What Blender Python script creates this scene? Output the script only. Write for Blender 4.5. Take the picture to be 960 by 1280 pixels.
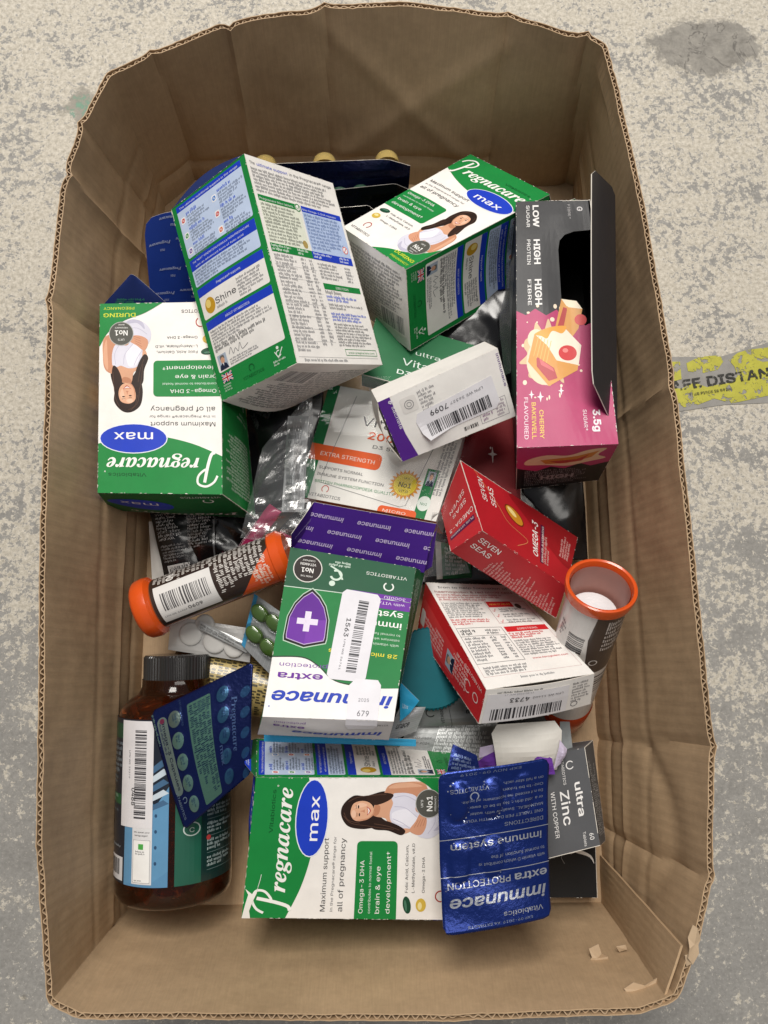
import bpy, bmesh, math, random, os
import numpy as np
from mathutils import Vector, Matrix, noise
from mathutils.geometry import tessellate_polygon, delaunay_2d_cdt

for _o in list(bpy.data.objects):
    bpy.data.objects.remove(_o, do_unlink=True)
SC = bpy.context.scene
COL = SC.collection
random.seed(7)
RNG = np.random.default_rng(7)

# ------------------------------------------------------------------ camera
F, CX, CY, HC = 961.0, 480.0, 640.0, 0.68
TA = math.atan2(160, 961.0)
TB = math.asin(-20 / math.sqrt(20**2 + 160**2 + 961**2))
cd = bpy.data.cameras.new('camera')
cam = bpy.data.objects.new('camera', cd)
COL.objects.link(cam)
cam.location = (0, 0, HC)
cam.rotation_euler = (TA, TB, 0)
cd.lens = 26
cd.sensor_fit = 'VERTICAL'
cd.sensor_height = 26 * 1280 / F
cd.sensor_width = 26 * 960 / F
cd.clip_start = 0.01
cd.clip_end = 50
SC.camera = cam
RC = np.array((Matrix.Rotation(TB, 3, 'Y') @ Matrix.Rotation(TA, 3, 'X')))
CP = np.array([0, 0, HC])

def at(px, py, z):
    """the point of the place at height z that the photograph shows at px, py"""
    d = RC @ np.array([(px - CX) / F, -(py - CY) / F, -1.0])
    return CP + d * ((z - HC) / d[2])

# ------------------------------------------------------------------ light
W = bpy.data.worlds.new('World')
SC.world = W
W.use_nodes = True
W.node_tree.nodes['Background'].inputs[0].default_value = (0.96, 0.96, 1.0, 1)
W.node_tree.nodes['Background'].inputs[1].default_value = 0.17

def area(name, loc, aim, sx, sy, power, col):
    l = bpy.data.lights.new(name, 'AREA')
    l.shape = 'RECTANGLE'; l.size = sx; l.size_y = sy; l.energy = power; l.color = col
    o = bpy.data.objects.new(name, l); COL.objects.link(o)
    o.location = loc
    o.rotation_euler = (Vector(aim) - Vector(loc)).to_track_quat('-Z', 'Y').to_euler()
area('ceiling_light', (-0.20, 1.40, 2.35), (0, 0.1, 0), 0.9, 1.6, 75, (1.0, 0.96, 0.90))
area('ceiling_light', (0.9, 0.1, 2.5), (0, 0.1, 0), 0.5, 1.6, 11, (1.0, 0.96, 0.90))
SC.view_settings.view_transform = 'Standard'
SC.view_settings.look = 'None'
SC.view_settings.exposure = 0.0
SC.view_settings.gamma = 1.0
SC.view_settings.use_curve_mapping = False
SC.cycles.max_bounces = 10
SC.cycles.transparent_max_bounces = 24
SC.cycles.use_denoising = True

# ------------------------------------------------------------------ colour and materials
def lin(h, a=1.0):
    h = h.lstrip('#')
    if len(h) == 3: h = ''.join(c * 2 for c in h)
    v = [int(h[i:i + 2], 16) / 255 for i in (0, 2, 4)]
    return tuple([(c / 12.92 if c <= .04045 else ((c + .055) / 1.055) ** 2.4) for c in v] + [a])

class NT:
    def __init__(s, name):
        s.m = bpy.data.materials.new(name); s.m.use_nodes = True
        s.t = s.m.node_tree; s.b = s.t.nodes['Principled BSDF']; s.out = s.t.nodes['Material Output']
    def n(s, typ, **k):
        x = s.t.nodes.new('ShaderNode' + typ)
        for a, v in k.items():
            if a.startswith('i_'): x.inputs[int(a[2:]) if a[2:].isdigit() else a[2:].replace('_', ' ')].default_value = v
            else: setattr(x, a, v)
        return x
    def l(s, a, b): s.t.links.new(a, b)
    def set(s, **k):
        for a, v in k.items(): s.b.inputs[a.replace('_', ' ')].default_value = v
    def ramp(s, fac, stops, interp='LINEAR'):
        r = s.n('ValToRGB'); r.color_ramp.interpolation = interp
        e = r.color_ramp.elements
        while len(e) < len(stops): e.new(0.5)
        for q, (p, c) in zip(e, stops): q.position = p; q.color = c if len(c) == 4 else tuple(c) + (1,)
        if fac is not None: s.l(fac, r.inputs[0])
        return r
    def noise(s, scale, detail=4, rough=.6, vec=None, dist=0.0):
        x = s.n('TexNoise'); x.inputs['Scale'].default_value = scale; x.inputs['Detail'].default_value = detail
        x.inputs['Roughness'].default_value = rough; x.inputs['Distortion'].default_value = dist
        if vec is not None: s.l(vec, x.inputs['Vector'])
        return x
    def mix(s, fac, a, b, mode='MIX'):
        x = s.n('MixRGB', blend_type=mode)
        for i, v in ((0, fac), (1, a), (2, b)):
            if isinstance(v, (int, float)): x.inputs[i].default_value = v if i == 0 else (v, v, v, 1)
            elif isinstance(v, tuple): x.inputs[i].default_value = v
            else: s.l(v, x.inputs[i])
        return x.outputs[0]
    def bump(s, h, strength=.2, dist=.001, prev=None):
        x = s.n('Bump'); x.inputs['Strength'].default_value = strength; x.inputs['Distance'].default_value = dist
        s.l(h, x.inputs['Height'])
        if prev is not None: s.l(prev, x.inputs['Normal'])
        return x.outputs[0]

def ink_material(name, rough, metallic=0.0, coat=0.0, bump=.15, bscale=140, spec=.5, vary=.06):
    t = NT(name)
    a = t.n('Attribute', attribute_name='ink')
    tc = t.n('TexCoord')
    n1 = t.noise(60, 4, .6, tc.outputs['Object'])
    r = t.ramp(n1.outputs[0], [(.3, (1 - vary * 1.5,) * 3), (.7, (1, 1, 1))])
    t.l(t.mix(1.0, a.outputs['Color'], r.outputs[0], 'MULTIPLY'), t.b.inputs['Base Color'])
    n2 = t.noise(25, 3, .6, tc.outputs['Object'])
    rr = t.n('MapRange'); t.l(n2.outputs[0], rr.inputs[0]); rr.inputs[3].default_value = rough - .07; rr.inputs[4].default_value = rough + .1
    t.l(rr.outputs[0], t.b.inputs['Roughness'])
    t.set(Metallic=metallic, Coat_Weight=coat, Coat_Roughness=.12, Specular_IOR_Level=spec)
    n3 = t.noise(bscale, 3, .6, tc.outputs['Object'])
    t.l(t.bump(n3.outputs[0], bump, .0006), t.b.inputs['Normal'])
    return t.m

def plain(name, col, rough=.4, metallic=0.0, bump=.08, bscale=200, trans=0.0, ior=1.46, vary=.1, coat=0.0, sss=0.0):
    t = NT(name)
    tc = t.n('TexCoord')
    n1 = t.noise(70, 4, .6, tc.outputs['Object'])
    c = lin(col)
    t.l(t.ramp(n1.outputs[0], [(.3, tuple(v * (1 - vary) for v in c[:3])), (.7, c[:3])]).outputs[0], t.b.inputs['Base Color'])
    t.set(Roughness=rough, Metallic=metallic, Transmission_Weight=trans, IOR=ior, Coat_Weight=coat, Coat_Roughness=.1)
    n3 = t.noise(bscale, 3, .6, tc.outputs['Object'])
    t.l(t.bump(n3.outputs[0], bump, .0006), t.b.inputs['Normal'])
    return t.m

def film_material(name, tint=(1, 1, 1), gloss=.12, rough=.12, haze=0.0):
    """thin clear film: mostly see-through, with a sharp sheen at its creases"""
    t = NT(name)
    tr = t.n('BsdfTransparent'); tr.inputs[0].default_value = tuple(tint) + (1,)
    gl = t.n('BsdfGlossy'); gl.inputs['Roughness'].default_value = rough
    lw = t.n('LayerWeight'); lw.inputs[0].default_value = .35
    mr = t.n('MapRange'); t.l(lw.outputs['Fresnel'], mr.inputs[0]); mr.inputs[3].default_value = gloss * .4; mr.inputs[4].default_value = min(1, gloss * 5)
    ms = t.n('MixShader'); t.l(mr.outputs[0], ms.inputs[0]); t.l(tr.outputs[0], ms.inputs[1]); t.l(gl.outputs[0], ms.inputs[2])
    last = ms.outputs[0]
    if haze:
        df = t.n('BsdfDiffuse'); df.inputs[0].default_value = (.75, .78, .8, 1)
        m2 = t.n('MixShader'); m2.inputs[0].default_value = haze
        t.l(last, m2.inputs[1]); t.l(df.outputs[0], m2.inputs[2]); last = m2.outputs[0]
    t.t.nodes.remove(t.b)
    t.l(last, t.out.inputs[0])
    return t.m

CARD = ink_material('printed_card', .50, bump=.12, spec=.22)
GLOSSCARD = ink_material('varnished_card', .42, coat=.06, bump=.12, spec=.3)
PAPER = ink_material('sticker_paper', .55, bump=.1)
FOIL = ink_material('printed_foil', .24, metallic=.65, bump=.5, bscale=330, spec=.7)
FILM = ink_material('printed_film', .22, coat=.4, bump=.4, bscale=60)
LABEL = ink_material('gloss_label', .3, coat=.3, bump=.05)

# ------------------------------------------------------------------ objects
def thing(name, label, cat, loc, group=None):
    o = bpy.data.objects.new(name, None); COL.objects.link(o)
    o.location = tuple(loc); o.empty_display_size = .02
    o['label'] = label; o['category'] = cat
    if group: o['group'] = group
    return o

def origin(o):
    p = np.zeros(3)
    while o is not None:
        p += np.array(o.location); o = o.parent
    return p

def obj(name, verts, faces, mat, parent=None, smooth=False, cols=None, kind=None, uvs=None):
    me = bpy.data.meshes.new(name)
    V = np.asarray(verts, float)
    if parent is not None: V = V - origin(parent)
    me.from_pydata([tuple(v) for v in V], [], [tuple(f) for f in faces])
    if smooth: me.polygons.foreach_set('use_smooth', [True] * len(me.polygons))
    if cols is not None:
        at_ = me.color_attributes.new('ink', 'FLOAT_COLOR', 'CORNER')
        arr = np.empty((len(me.loops), 4), np.float32)
        lens = np.array([len(f) for f in faces])
        arr[:] = np.repeat(np.array(cols, np.float32), lens, axis=0)
        at_.data.foreach_set('color', arr.ravel())
    if uvs is not None:
        uv = me.uv_layers.new(name='uv')
        li = np.empty(len(me.loops), np.int32); me.loops.foreach_get('vertex_index', li)
        uv.data.foreach_set('uv', np.asarray(uvs, np.float32)[li].ravel())
    me.materials.append(mat)
    me.validate(); me.update()
    o = bpy.data.objects.new(name, me); COL.objects.link(o)
    if parent is not None: o.parent = parent
    if kind: o['kind'] = kind
    return o

# ------------------------------------------------------------------ print: flat artwork laid out in millimetres
FP = os.path.join(bpy.utils.resource_path('LOCAL'), 'datafiles', 'fonts')
FONTS = {}
for k_, f_ in (('sans', 'Inter.woff2'), ('math', 'NotoSansMath-Regular.woff2')):
    try: FONTS[k_] = bpy.data.fonts.load(os.path.join(FP, f_))
    except Exception: FONTS[k_] = None
_TC = {}
def glyphs(s, font, bold, shear):
    """the letters' outlines, filled: triangles inside by winding number"""
    key = (s, font, bold, shear)
    if key in _TC: return _TC[key]
    c = bpy.data.curves.new('t', 'FONT')
    if FONTS.get(font): c.font = FONTS[font]
    c.body = s; c.resolution_u = 2; c.shear = shear; c.fill_mode = 'NONE'
    o = bpy.data.objects.new('t', c)
    m = bpy.data.meshes.new_from_object(o)
    V = np.array([tuple(p.co)[:2] for p in m.vertices]).reshape(-1, 2); E = np.array([tuple(e.vertices) for e in m.edges]).reshape(-1, 2)
    bpy.data.objects.remove(o); bpy.data.curves.remove(c); bpy.data.meshes.remove(m)
    if not len(E): _TC[key] = (np.zeros((0, 2)), np.zeros((0, 3), int)); return _TC[key]
    nx, pv = np.full(len(V), -1), np.full(len(V), -1)
    for i, j in E: nx[i] = j; pv[j] = i
    ok = (nx >= 0) & (pv >= 0)
    # edges may be stored low-high: walk each loop in index order
    for i, j in E:
        if j < i or j - i > 1: pass
    A, B = V[E[:, 0]], V[E[:, 1]]
    loops = []; seen = np.zeros(len(V), bool); adj = [[] for _ in V]
    for i, j in E: adj[i].append(j); adj[j].append(i)
    for i in range(len(V)):
        if seen[i]: continue
        lp = [i]; seen[i] = True
        n_ = [k for k in adj[i] if k == i + 1] or adj[i][:1]
        while n_ and not seen[n_[0]]:
            k = n_[0]; seen[k] = True; lp.append(k); n_ = [q for q in adj[k] if not seen[q]]
        if len(lp) > 2: loops.append(lp)
    sg = sum((V[l][:, 0] * np.roll(V[l][:, 1], -1) - V[l][:, 1] * np.roll(V[l][:, 0], -1)).sum() for l in loops)
    sg = 1 if sg > 0 else -1
    if bold:
        W_ = V.copy()
        for l in loops:
            P = V[l]; d1 = P - np.roll(P, 1, 0); d2 = np.roll(P, -1, 0) - P
            d1 /= np.linalg.norm(d1, axis=1)[:, None] + 1e-9; d2 /= np.linalg.norm(d2, axis=1)[:, None] + 1e-9
            n1 = np.stack([d1[:, 1], -d1[:, 0]], 1) * sg; n2 = np.stack([d2[:, 1], -d2[:, 0]], 1) * sg
            q = n1 + n2; q /= np.maximum(.5, (q * n1).sum(1))[:, None]
            W_[l] = P + q * bold
        V = W_
    ed = [(l[i], l[(i + 1) % len(l)]) for l in loops for i in range(len(l))]
    r = delaunay_2d_cdt([Vector(v) for v in V], ed, [], 0, 1e-6)
    P = np.array([tuple(v) for v in r[0]]); T = np.array([t for t in r[2] if len(t) == 3]).reshape(-1, 3)
    E = np.array(ed); A, B = V[E[:, 0]], V[E[:, 1]]; cc = P[T].mean(1); y = cc[:, 1][:, None]
    up = (A[:, 1] <= y) & (B[:, 1] > y); dn = (A[:, 1] > y) & (B[:, 1] <= y)
    cr = (B[:, 0] - A[:, 0]) * (y - A[:, 1]) - (cc[:, 0][:, None] - A[:, 0]) * (B[:, 1] - A[:, 1])
    w = (up & (cr > 0)).sum(1) - (dn & (cr < 0)).sum(1)
    _TC[key] = (P, T[w * sg > 0])
    return _TC[key]

def italic(s):
    """serif bold-italic letters (mathematical alphabet)"""
    r = ''
    for ch in s:
        if 'a' <= ch <= 'z': r += chr(0x1D482 + ord(ch) - 97)
        elif 'A' <= ch <= 'Z': r += chr(0x1D468 + ord(ch) - 65)
        else: r += ch
    return r

def smooth_loop(pts, n=6, closed=True):
    P = np.array(pts, float); N = len(P); out = []
    R_ = range(N if closed else N - 1)
    for i in R_:
        if closed: a, b, c, d = P[i - 1], P[i], P[(i + 1) % N], P[(i + 2) % N]
        else: a, b, c, d = P[max(i - 1, 0)], P[i], P[i + 1], P[min(i + 2, N - 1)]
        for k in range(n):
            t = k / n
            out.append(.5 * ((2 * b) + (c - a) * t + (2 * a - 5 * b + 4 * c - d) * t * t + (3 * b - a - 3 * c + d) * t ** 3))
    if not closed: out.append(P[-1])
    return np.array(out)

class Sheet:
    def __init__(s, w, h, bg='f2eee8', seed=1):
        s.w, s.h, s.bg, s.items = w, h, bg, []
        s.r = random.Random(seed)
    def tris(s, V, Fc, col, L):
        s.items.append((np.asarray(V, float), np.asarray(Fc, int), lin(col) if isinstance(col, str) else col, L))
    def poly(s, pts, col, L=1):
        pts = [tuple(p) for p in pts]
        t = tessellate_polygon([[Vector((x, y, 0)) for x, y in pts]])
        s.tris(pts, t, col, L)
    def rect(s, x, y, w, h, col, L=1): s.tris([(x, y), (x + w, y), (x + w, y + h), (x, y + h)], [(0, 1, 2), (0, 2, 3)], col, L)
    def ell(s, x, y, rx, ry, col, L=1, n=28, rot=0):
        c, q = math.cos(rot), math.sin(rot); p = []
        for i in range(n):
            a = 2 * math.pi * i / n; u, v = rx * math.cos(a), ry * math.sin(a)
            p.append((x + u * c - v * q, y + u * q + v * c))
        s.tris(p + [(x, y)], [(i, (i + 1) % n, n) for i in range(n)], col, L)
    def rrect(s, x, y, w, h, r, col, L=1):
        p = []
        for cx, cy, a0 in ((x + w - r, y + h - r, 0), (x + r, y + h - r, 90), (x + r, y + r, 180), (x + w - r, y + r, 270)):
            for k in range(5):
                a = math.radians(a0 + k * 22.5); p.append((cx + r * math.cos(a), cy + r * math.sin(a)))
        s.poly(p, col, L)
    def frame(s, x, y, w, h, t, col, L=3):
        s.rect(x, y, w, t, col, L); s.rect(x, y + h - t, w, t, col, L); s.rect(x, y, t, h, col, L); s.rect(x + w - t, y, t, h, col, L)
    def ring(s, x, y, r0, r1, col, L=3, n=24, a0=0, a1=360, sx=1, sy=1):
        V, Fc = [], []
        for i in range(n + 1):
            a = math.radians(a0 + (a1 - a0) * i / n)
            V += [(x + r0 * math.cos(a) * sx, y + r0 * math.sin(a) * sy), (x + r1 * math.cos(a) * sx, y + r1 * math.sin(a) * sy)]
        for i in range(n): Fc += [(2 * i, 2 * i + 1, 2 * i + 3), (2 * i, 2 * i + 3, 2 * i + 2)]
        s.tris(V, Fc, col, L)
    def line(s, pts, t, col, L=3):
        P = np.array(pts, float); V, Fc = [], []
        for i in range(len(P)):
            d = P[min(i + 1, len(P) - 1)] - P[max(i - 1, 0)]; d /= (np.linalg.norm(d) + 1e-9); n = np.array([-d[1], d[0]]) * t / 2
            V += [P[i] - n, P[i] + n]
        for i in range(len(P) - 1): Fc += [(2 * i, 2 * i + 2, 2 * i + 3), (2 * i, 2 * i + 3, 2 * i + 1)]
        s.tris(V, Fc, col, L)
    def text(s, t, x, y, cap, col, fit=None, rot=0, al='l', bold=0.0, shear=0.0, font='sans', L=4, maxw=None):
        v, f = glyphs(t, font, bold, shear)
        if not len(v): return
        k = cap / .727
        x0, x1 = v[:, 0].min(), v[:, 0].max(); wd = (x1 - x0) * k
        kx = k * (fit / wd if fit else 1)
        if maxw and wd > maxw: kx = k * maxw / wd
        v = np.stack([(v[:, 0] - x0) * kx, v[:, 1] * k], 1); wd = (x1 - x0) * kx
        if al == 'c': v[:, 0] -= wd / 2
        if al == 'r': v[:, 0] -= wd
        c, q = math.cos(math.radians(rot)), math.sin(math.radians(rot))
        v = np.stack([x + v[:, 0] * c - v[:, 1] * q, y + v[:, 0] * q + v[:, 1] * c], 1)
        s.tris(v, f, col, L)
    def micro(s, x, y, w, h, n, col='6a6a6a', L=3, rag=.25, xh=.5, just=False, words=(2, 9), rot=0):
        """n lines of print too small to read, letter by letter"""
        pitch = h / n; a = pitch * xh; V, Fc = [], []
        for i in range(n):
            yb = y + h - (i + 1) * pitch + pitch * .25
            end = w * (1 if just else 1 - s.r.random() * rag) if i < n - 1 else w * (.35 + .5 * s.r.random())
            cx = 0
            while cx < end:
                for _ in range(s.r.randint(*words)):
                    lw = a * (.26 + .24 * s.r.random()); hh = a * (1 if s.r.random() < .65 else 1.45); dn = a * (.4 if s.r.random() < .12 else 0)
                    if cx + lw > end: cx = end; break
                    b = len(V); V += [(x + cx, yb - dn), (x + cx + lw, yb - dn), (x + cx + lw, yb + hh), (x + cx, yb + hh)]
                    Fc += [(b, b + 1, b + 2), (b, b + 2, b + 3)]
                    cx += lw + a * .30
                cx += a * .6
        if V:
            V = np.array(V)
            if rot:
                c, q = math.cos(math.radians(rot)), math.sin(math.radians(rot)); d = V - (x, y)
                V = np.stack([x + d[:, 0] * c - d[:, 1] * q, y + d[:, 0] * q + d[:, 1] * c], 1)
            s.tris(V, Fc, col, L)
    def bars(s, x, y, w, h, col='222222', L=3, unit=.32, vert=False):
        V, Fc, c = [], [], 0.0; span = h if vert else w
        while c < span:
            t = unit * s.r.choice((1, 1, 2, 3)); t = min(t, span - c); b = len(V)
            V += ([(x, y + c), (x + w, y + c), (x + w, y + c + t), (x, y + c + t)] if vert else [(x + c, y), (x + c + t, y), (x + c + t, y + h), (x + c, y + h)])
            Fc += [(b, b + 1, b + 2), (b, b + 2, b + 3)]
            c += t + unit * s.r.choice((1, 1, 2, 2, 3))
        s.tris(V, Fc, col, L)
    def scuff(s, amount=.5, col='efe9e0', L=6, wmax=.5):
        for (x0, y0, dx, dy, nx, ny, ln) in ((0, 0, 1, 0, 0, 1, s.w), (0, s.h, 1, 0, 0, -1, s.w), (0, 0, 0, 1, 1, 0, s.h), (s.w, 0, 0, 1, -1, 0, s.h)):
            c = 0
            while c < ln:
                g = .4 + s.r.random() ** 2.5 * 22 * (1.15 - amount); l_ = .5 + s.r.random() ** 2 * 9 * amount; l_ = min(l_, ln - c - g)
                if l_ <= 0: break
                a, e = c + g, c + g + l_; t1, t2 = s.r.random() * wmax, s.r.random() * wmax
                P = [(a, 0), (e, 0), (a + (e - a) * .7, t1), (a + (e - a) * .25, t2)]
                P = [(x0 + dx * p + nx * q, y0 + dy * p + ny * q) for p, q in P]
                s.tris(P, [(0, 1, 2), (0, 2, 3)], col, L); c = e

def cut(V, Fc, w, h, nu, nv):
    """triangles cut along the cells of an nu x nv grid, so that they follow a bent surface"""
    out = []
    def half(p, ax, c, s):
        d = (p[:, ax] - c) * s; q = []
        for i in range(len(p)):
            j = (i + 1) % len(p)
            if d[i] >= 0: q.append(p[i])
            if d[i] * d[j] < 0: q.append(p[i] + (p[j] - p[i]) * (d[i] / (d[i] - d[j])))
        return np.array(q)
    for ax, n, ln in ((0, nu, w), (1, nv, h)):
        st = ln / n
        polys = [V[list(f)] for f in Fc] if ax == 0 else out
        kept = []
        for p in polys:
            if p[:, ax].min() < -1e-6: p = half(p, ax, 0, 1)
            if len(p) > 2 and p[:, ax].max() > ln + 1e-6: p = half(p, ax, ln, -1)
            if len(p) > 2: kept.append(p)
        polys = kept
        res = []
        for p in polys:
            lo, hi = p[:, ax].min() / st, p[:, ax].max() / st
            a, b = int(math.floor(lo + 1e-6)), int(math.ceil(hi - 1e-6))
            if b - a <= 1: res.append(p); continue
            rest = p
            for k in range(a + 1, b):
                c = k * st; d = rest[:, ax] - c; L_, R_ = [], []
                for i in range(len(rest)):
                    j = (i + 1) % len(rest)
                    (L_ if d[i] <= 0 else R_).append(rest[i])
                    if d[i] == 0: R_.append(rest[i])
                    if (d[i] < 0 < d[j]) or (d[j] < 0 < d[i]):
                        q = rest[i] + (rest[j] - rest[i]) * (d[i] / (d[i] - d[j])); L_.append(q); R_.append(q)
                if len(L_) > 2: res.append(np.array(L_))
                if len(R_) < 3: rest = None; break
                rest = np.array(R_)
            if rest is not None: res.append(rest)
        out = res
    return out

def place(sheet, name, mapf, mat, parent, grid=(10, 10), outline=None, thick=.0004, back='e8e2d8', step=.00006, base=None, smooth=False, print_only=False, free=False):
    """one mesh: the sheet's card (with thickness) and its artwork, laid on the surface mapf(u, v, offset)"""
    w, h = sheet.w, sheet.h; nu, nv = grid
    V, Fc, C = [], [], []; nb = 0
    if not print_only:
        out = np.array(outline if outline is not None else [(0, 0), (w, 0), (w, h), (0, h)], float)
        bm = bmesh.new()
        bm.faces.new([bm.verts.new((x, y, 0)) for x, y in out])
        for ax, n, ln in ((0, nu, w), (1, nv, h)):
            for k in range(1, n):
                co = [0, 0, 0]; no = [0, 0, 0]; co[ax] = k * ln / n; no[ax] = 1
                bmesh.ops.bisect_plane(bm, geom=bm.verts[:] + bm.edges[:] + bm.faces[:], plane_co=co, plane_no=no, dist=1e-6)
        bmesh.ops.triangulate(bm, faces=[f for f in bm.faces if len(f.verts) > 4])
        bm.normal_update(); bm.verts.index_update()
        if bm.faces and bm.faces[:][0].normal.z < 0: bmesh.ops.reverse_faces(bm, faces=bm.faces[:])
        P = np.array([v.co[:2] for v in bm.verts]); fs = [[v.index for v in f.verts] for f in bm.faces]; N = len(P)
        top = mapf(P[:, 0] / w, P[:, 1] / h, np.zeros(N)); bot = mapf(P[:, 0] / w, P[:, 1] / h, np.full(N, -thick))
        V += [top, bot]; Fc += fs; C += [lin(sheet.bg)] * len(fs)
        Fc += [[i + N for i in reversed(f)] for f in fs]; C += [lin(sheet.bg if back == 'same' else back)] * len(fs)
        for e in bm.edges:
            if len(e.link_faces) == 1:
                f = e.link_faces[0]; a, b = e.verts[0].index, e.verts[1].index
                vs = [v.index for v in f.verts]; i = vs.index(a)
                if vs[(i + 1) % len(vs)] != b: a, b = b, a
                Fc.append([b, a, a + N, b + N]); C.append(lin('e6dfd4') if back != 'same' else lin(sheet.bg))
        bm.free(); nb = 2 * N
    cu, cv = w / nu, h / nv
    nsm = len(Fc)
    for v, f, col, L in sheet.items:
        ext = np.ptp(v[f], axis=1) if len(f) else np.zeros((0, 2))
        small = (ext[:, 0] < cu * .6) & (ext[:, 1] < cv * .6) if len(f) else []
        if len(f) == 0: continue
        if not free:
            c_ = v[f].mean(1); inside = (c_[:, 0] > 0) & (c_[:, 0] < w) & (c_[:, 1] > 0) & (c_[:, 1] < h)
            keep = inside | ~small; f, small = f[keep], small[keep]
            if len(f) == 0: continue
        fsm, fbig = f[small], f[~small]
        if len(fsm):
            V.append(mapf(v[:, 0] / w, v[:, 1] / h, np.full(len(v), .00006 + step * L)))
            d = fsm + nb
            # keep triangles facing outward
            a = v[fsm[:, 1]] - v[fsm[:, 0]]; b = v[fsm[:, 2]] - v[fsm[:, 0]]; flip = (a[:, 0] * b[:, 1] - a[:, 1] * b[:, 0]) < 0
            d[flip] = d[flip][:, ::-1]
            Fc += d.tolist(); C += [col] * len(d); nb += len(v)
        if len(fbig):
            for p in (cut(v, fbig, w, h, nu, nv) if not free else [v[list(t_)] for t_ in fbig]):
                x, y = p[:, 0], p[:, 1]
                if (x * np.roll(y, -1) - y * np.roll(x, -1)).sum() < 0: p = p[::-1]
                V.append(mapf(p[:, 0] / w, p[:, 1] / h, np.full(len(p), .00006 + step * L)))
                Fc.append(list(range(nb, nb + len(p)))); C.append(col); nb += len(p)
    o = obj(name, np.concatenate(V), Fc, mat, parent, smooth=False, cols=C)
    if smooth and nsm:
        sm = np.zeros(len(o.data.polygons), bool); sm[:nsm] = True
        if len(sm) == len(Fc): o.data.polygons.foreach_set('use_smooth', sm)
    return o

def patch(c, bow=0.0, seed=0, dent=.0003, edge=(1, 1), bowfn=None):
    """mapf over the quad bl, br, tr, tl, bulged outward by bow and slightly dented"""
    c = [np.asarray(p, float) for p in c]
    n = np.cross(c[1] - c[0], c[3] - c[0]) + np.cross(c[3] - c[2], c[1] - c[2]); n /= np.linalg.norm(n)
    r = np.random.default_rng(seed + 11); K = r.normal(0, 1, (5, 4))
    def f(u, v, off):
        u = np.asarray(u)[:, None]; v = np.asarray(v)[:, None]; off = np.asarray(off)[:, None]
        P = c[0] * (1 - u) * (1 - v) + c[1] * u * (1 - v) + c[2] * u * v + c[3] * (1 - u) * v
        uu, vv = np.clip(u, 0, 1), np.clip(v, 0, 1)
        b = bow * (np.sin(np.pi * uu) if edge[0] else 1) * (vv if edge[1] == 'v' else np.sin(np.pi * vv) if edge[1] else 1)
        if bowfn is not None: b = b + bowfn(uu, vv)
        m = np.sqrt(np.clip(16 * uu * (1 - uu) * vv * (1 - vv), 0, 1) + 1e-6) * np.clip(16 * uu * (1 - uu) * vv * (1 - vv), 0, 1) ** .25
        d = 0
        for k in K: d = d + np.sin(uu * (4 + 3 * k[0]) + vv * (4 + 3 * k[1]) + k[2] * 3) * .45
        return P + n * (b + d * dent * m + off)
    f.n = n
    return f

FACES = {'front': (1, 5, 7, 3), 'right': (5, 4, 6, 7), 'back': (4, 0, 2, 6), 'left': (0, 1, 3, 2), 'top': (3, 7, 6, 2), 'bottom': (0, 4, 5, 1)}
PART = {'front': 'front_panel', 'right': 'side_panel', 'back': 'back_panel', 'left': 'side_panel', 'top': 'end_panel', 'bottom': 'end_panel'}

def carton(name, label, cat, P, art, bg, mat=None, skip=(), bow={}, edge={}, dent=.0004, scale=1.0, group=None, back='e8e2d8', outline={}, seed=0, wear=.35, grid=(16, 16)):
    P = CP + (np.asarray(P, float) - CP) * scale
    low = P[P[:, 2].argsort()[:4]].mean(0); low[2] = P[:, 2].min()
    root = thing(name, label, cat, low, group)
    parts = {}
    for i, (k, idx) in enumerate(FACES.items()):
        if k in skip: continue
        q = [P[j] for j in idx]
        w = (np.linalg.norm(q[1] - q[0]) + np.linalg.norm(q[2] - q[3])) * 500; h = (np.linalg.norm(q[3] - q[0]) + np.linalg.norm(q[2] - q[1])) * 500
        if k in art: s = art[k]() if callable(art[k]) else art[k]
        else: s = Sheet(w, h, bg)
        s.r.seed(seed * 17 + i)
        s.scuff(wear)
        m = patch(q, bow.get(k, 0.0), seed * 7 + i, dent, edge.get(k, (1, 1)))
        parts[k] = place(s, PART[k], m, mat or CARD, root, grid, outline=outline.get(k), back=back)
        parts[k + '_map'] = m
    return root, parts, P

def sub(m, x0, y0, x1, y1, lift=.0002, rot=0, curl=None, W=1.0, H=1.0):
    """mapf of a sticker lying on part of another surface (fractions of it), turned by rot degrees"""
    cx, cy = (x0 + x1) / 2, (y0 + y1) / 2; c, s = math.cos(math.radians(rot)), math.sin(math.radians(rot))
    def f(u, v, off):
        a = (np.asarray(u) - .5) * (x1 - x0) * W; b = (np.asarray(v) - .5) * (y1 - y0) * H
        X, Y = cx * W + a * c - b * s, cy * H + a * s + b * c
        return m(X / W, Y / H, np.asarray(off) + lift + (curl(u, v) if curl else 0))
    return f

def bezier(*pts):
    return lambda t: sum(math.comb(len(pts) - 1, i) * (1 - t) ** (len(pts) - 1 - i) * t ** i * np.asarray(p) for i, p in enumerate(pts))

def frame_of(a, b, up=(0, 0, 1)):
    a, b = np.asarray(a, float), np.asarray(b, float); d = b - a; L_ = np.linalg.norm(d); d /= L_
    x = np.cross(np.asarray(up, float), d)
    if np.linalg.norm(x) < 1e-6: x = np.cross((0, 1, 0), d)
    x /= np.linalg.norm(x); y = np.cross(d, x)      # y points to "up" side, x to the right when looking along... 
    return a, d, x, y, L_

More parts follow.
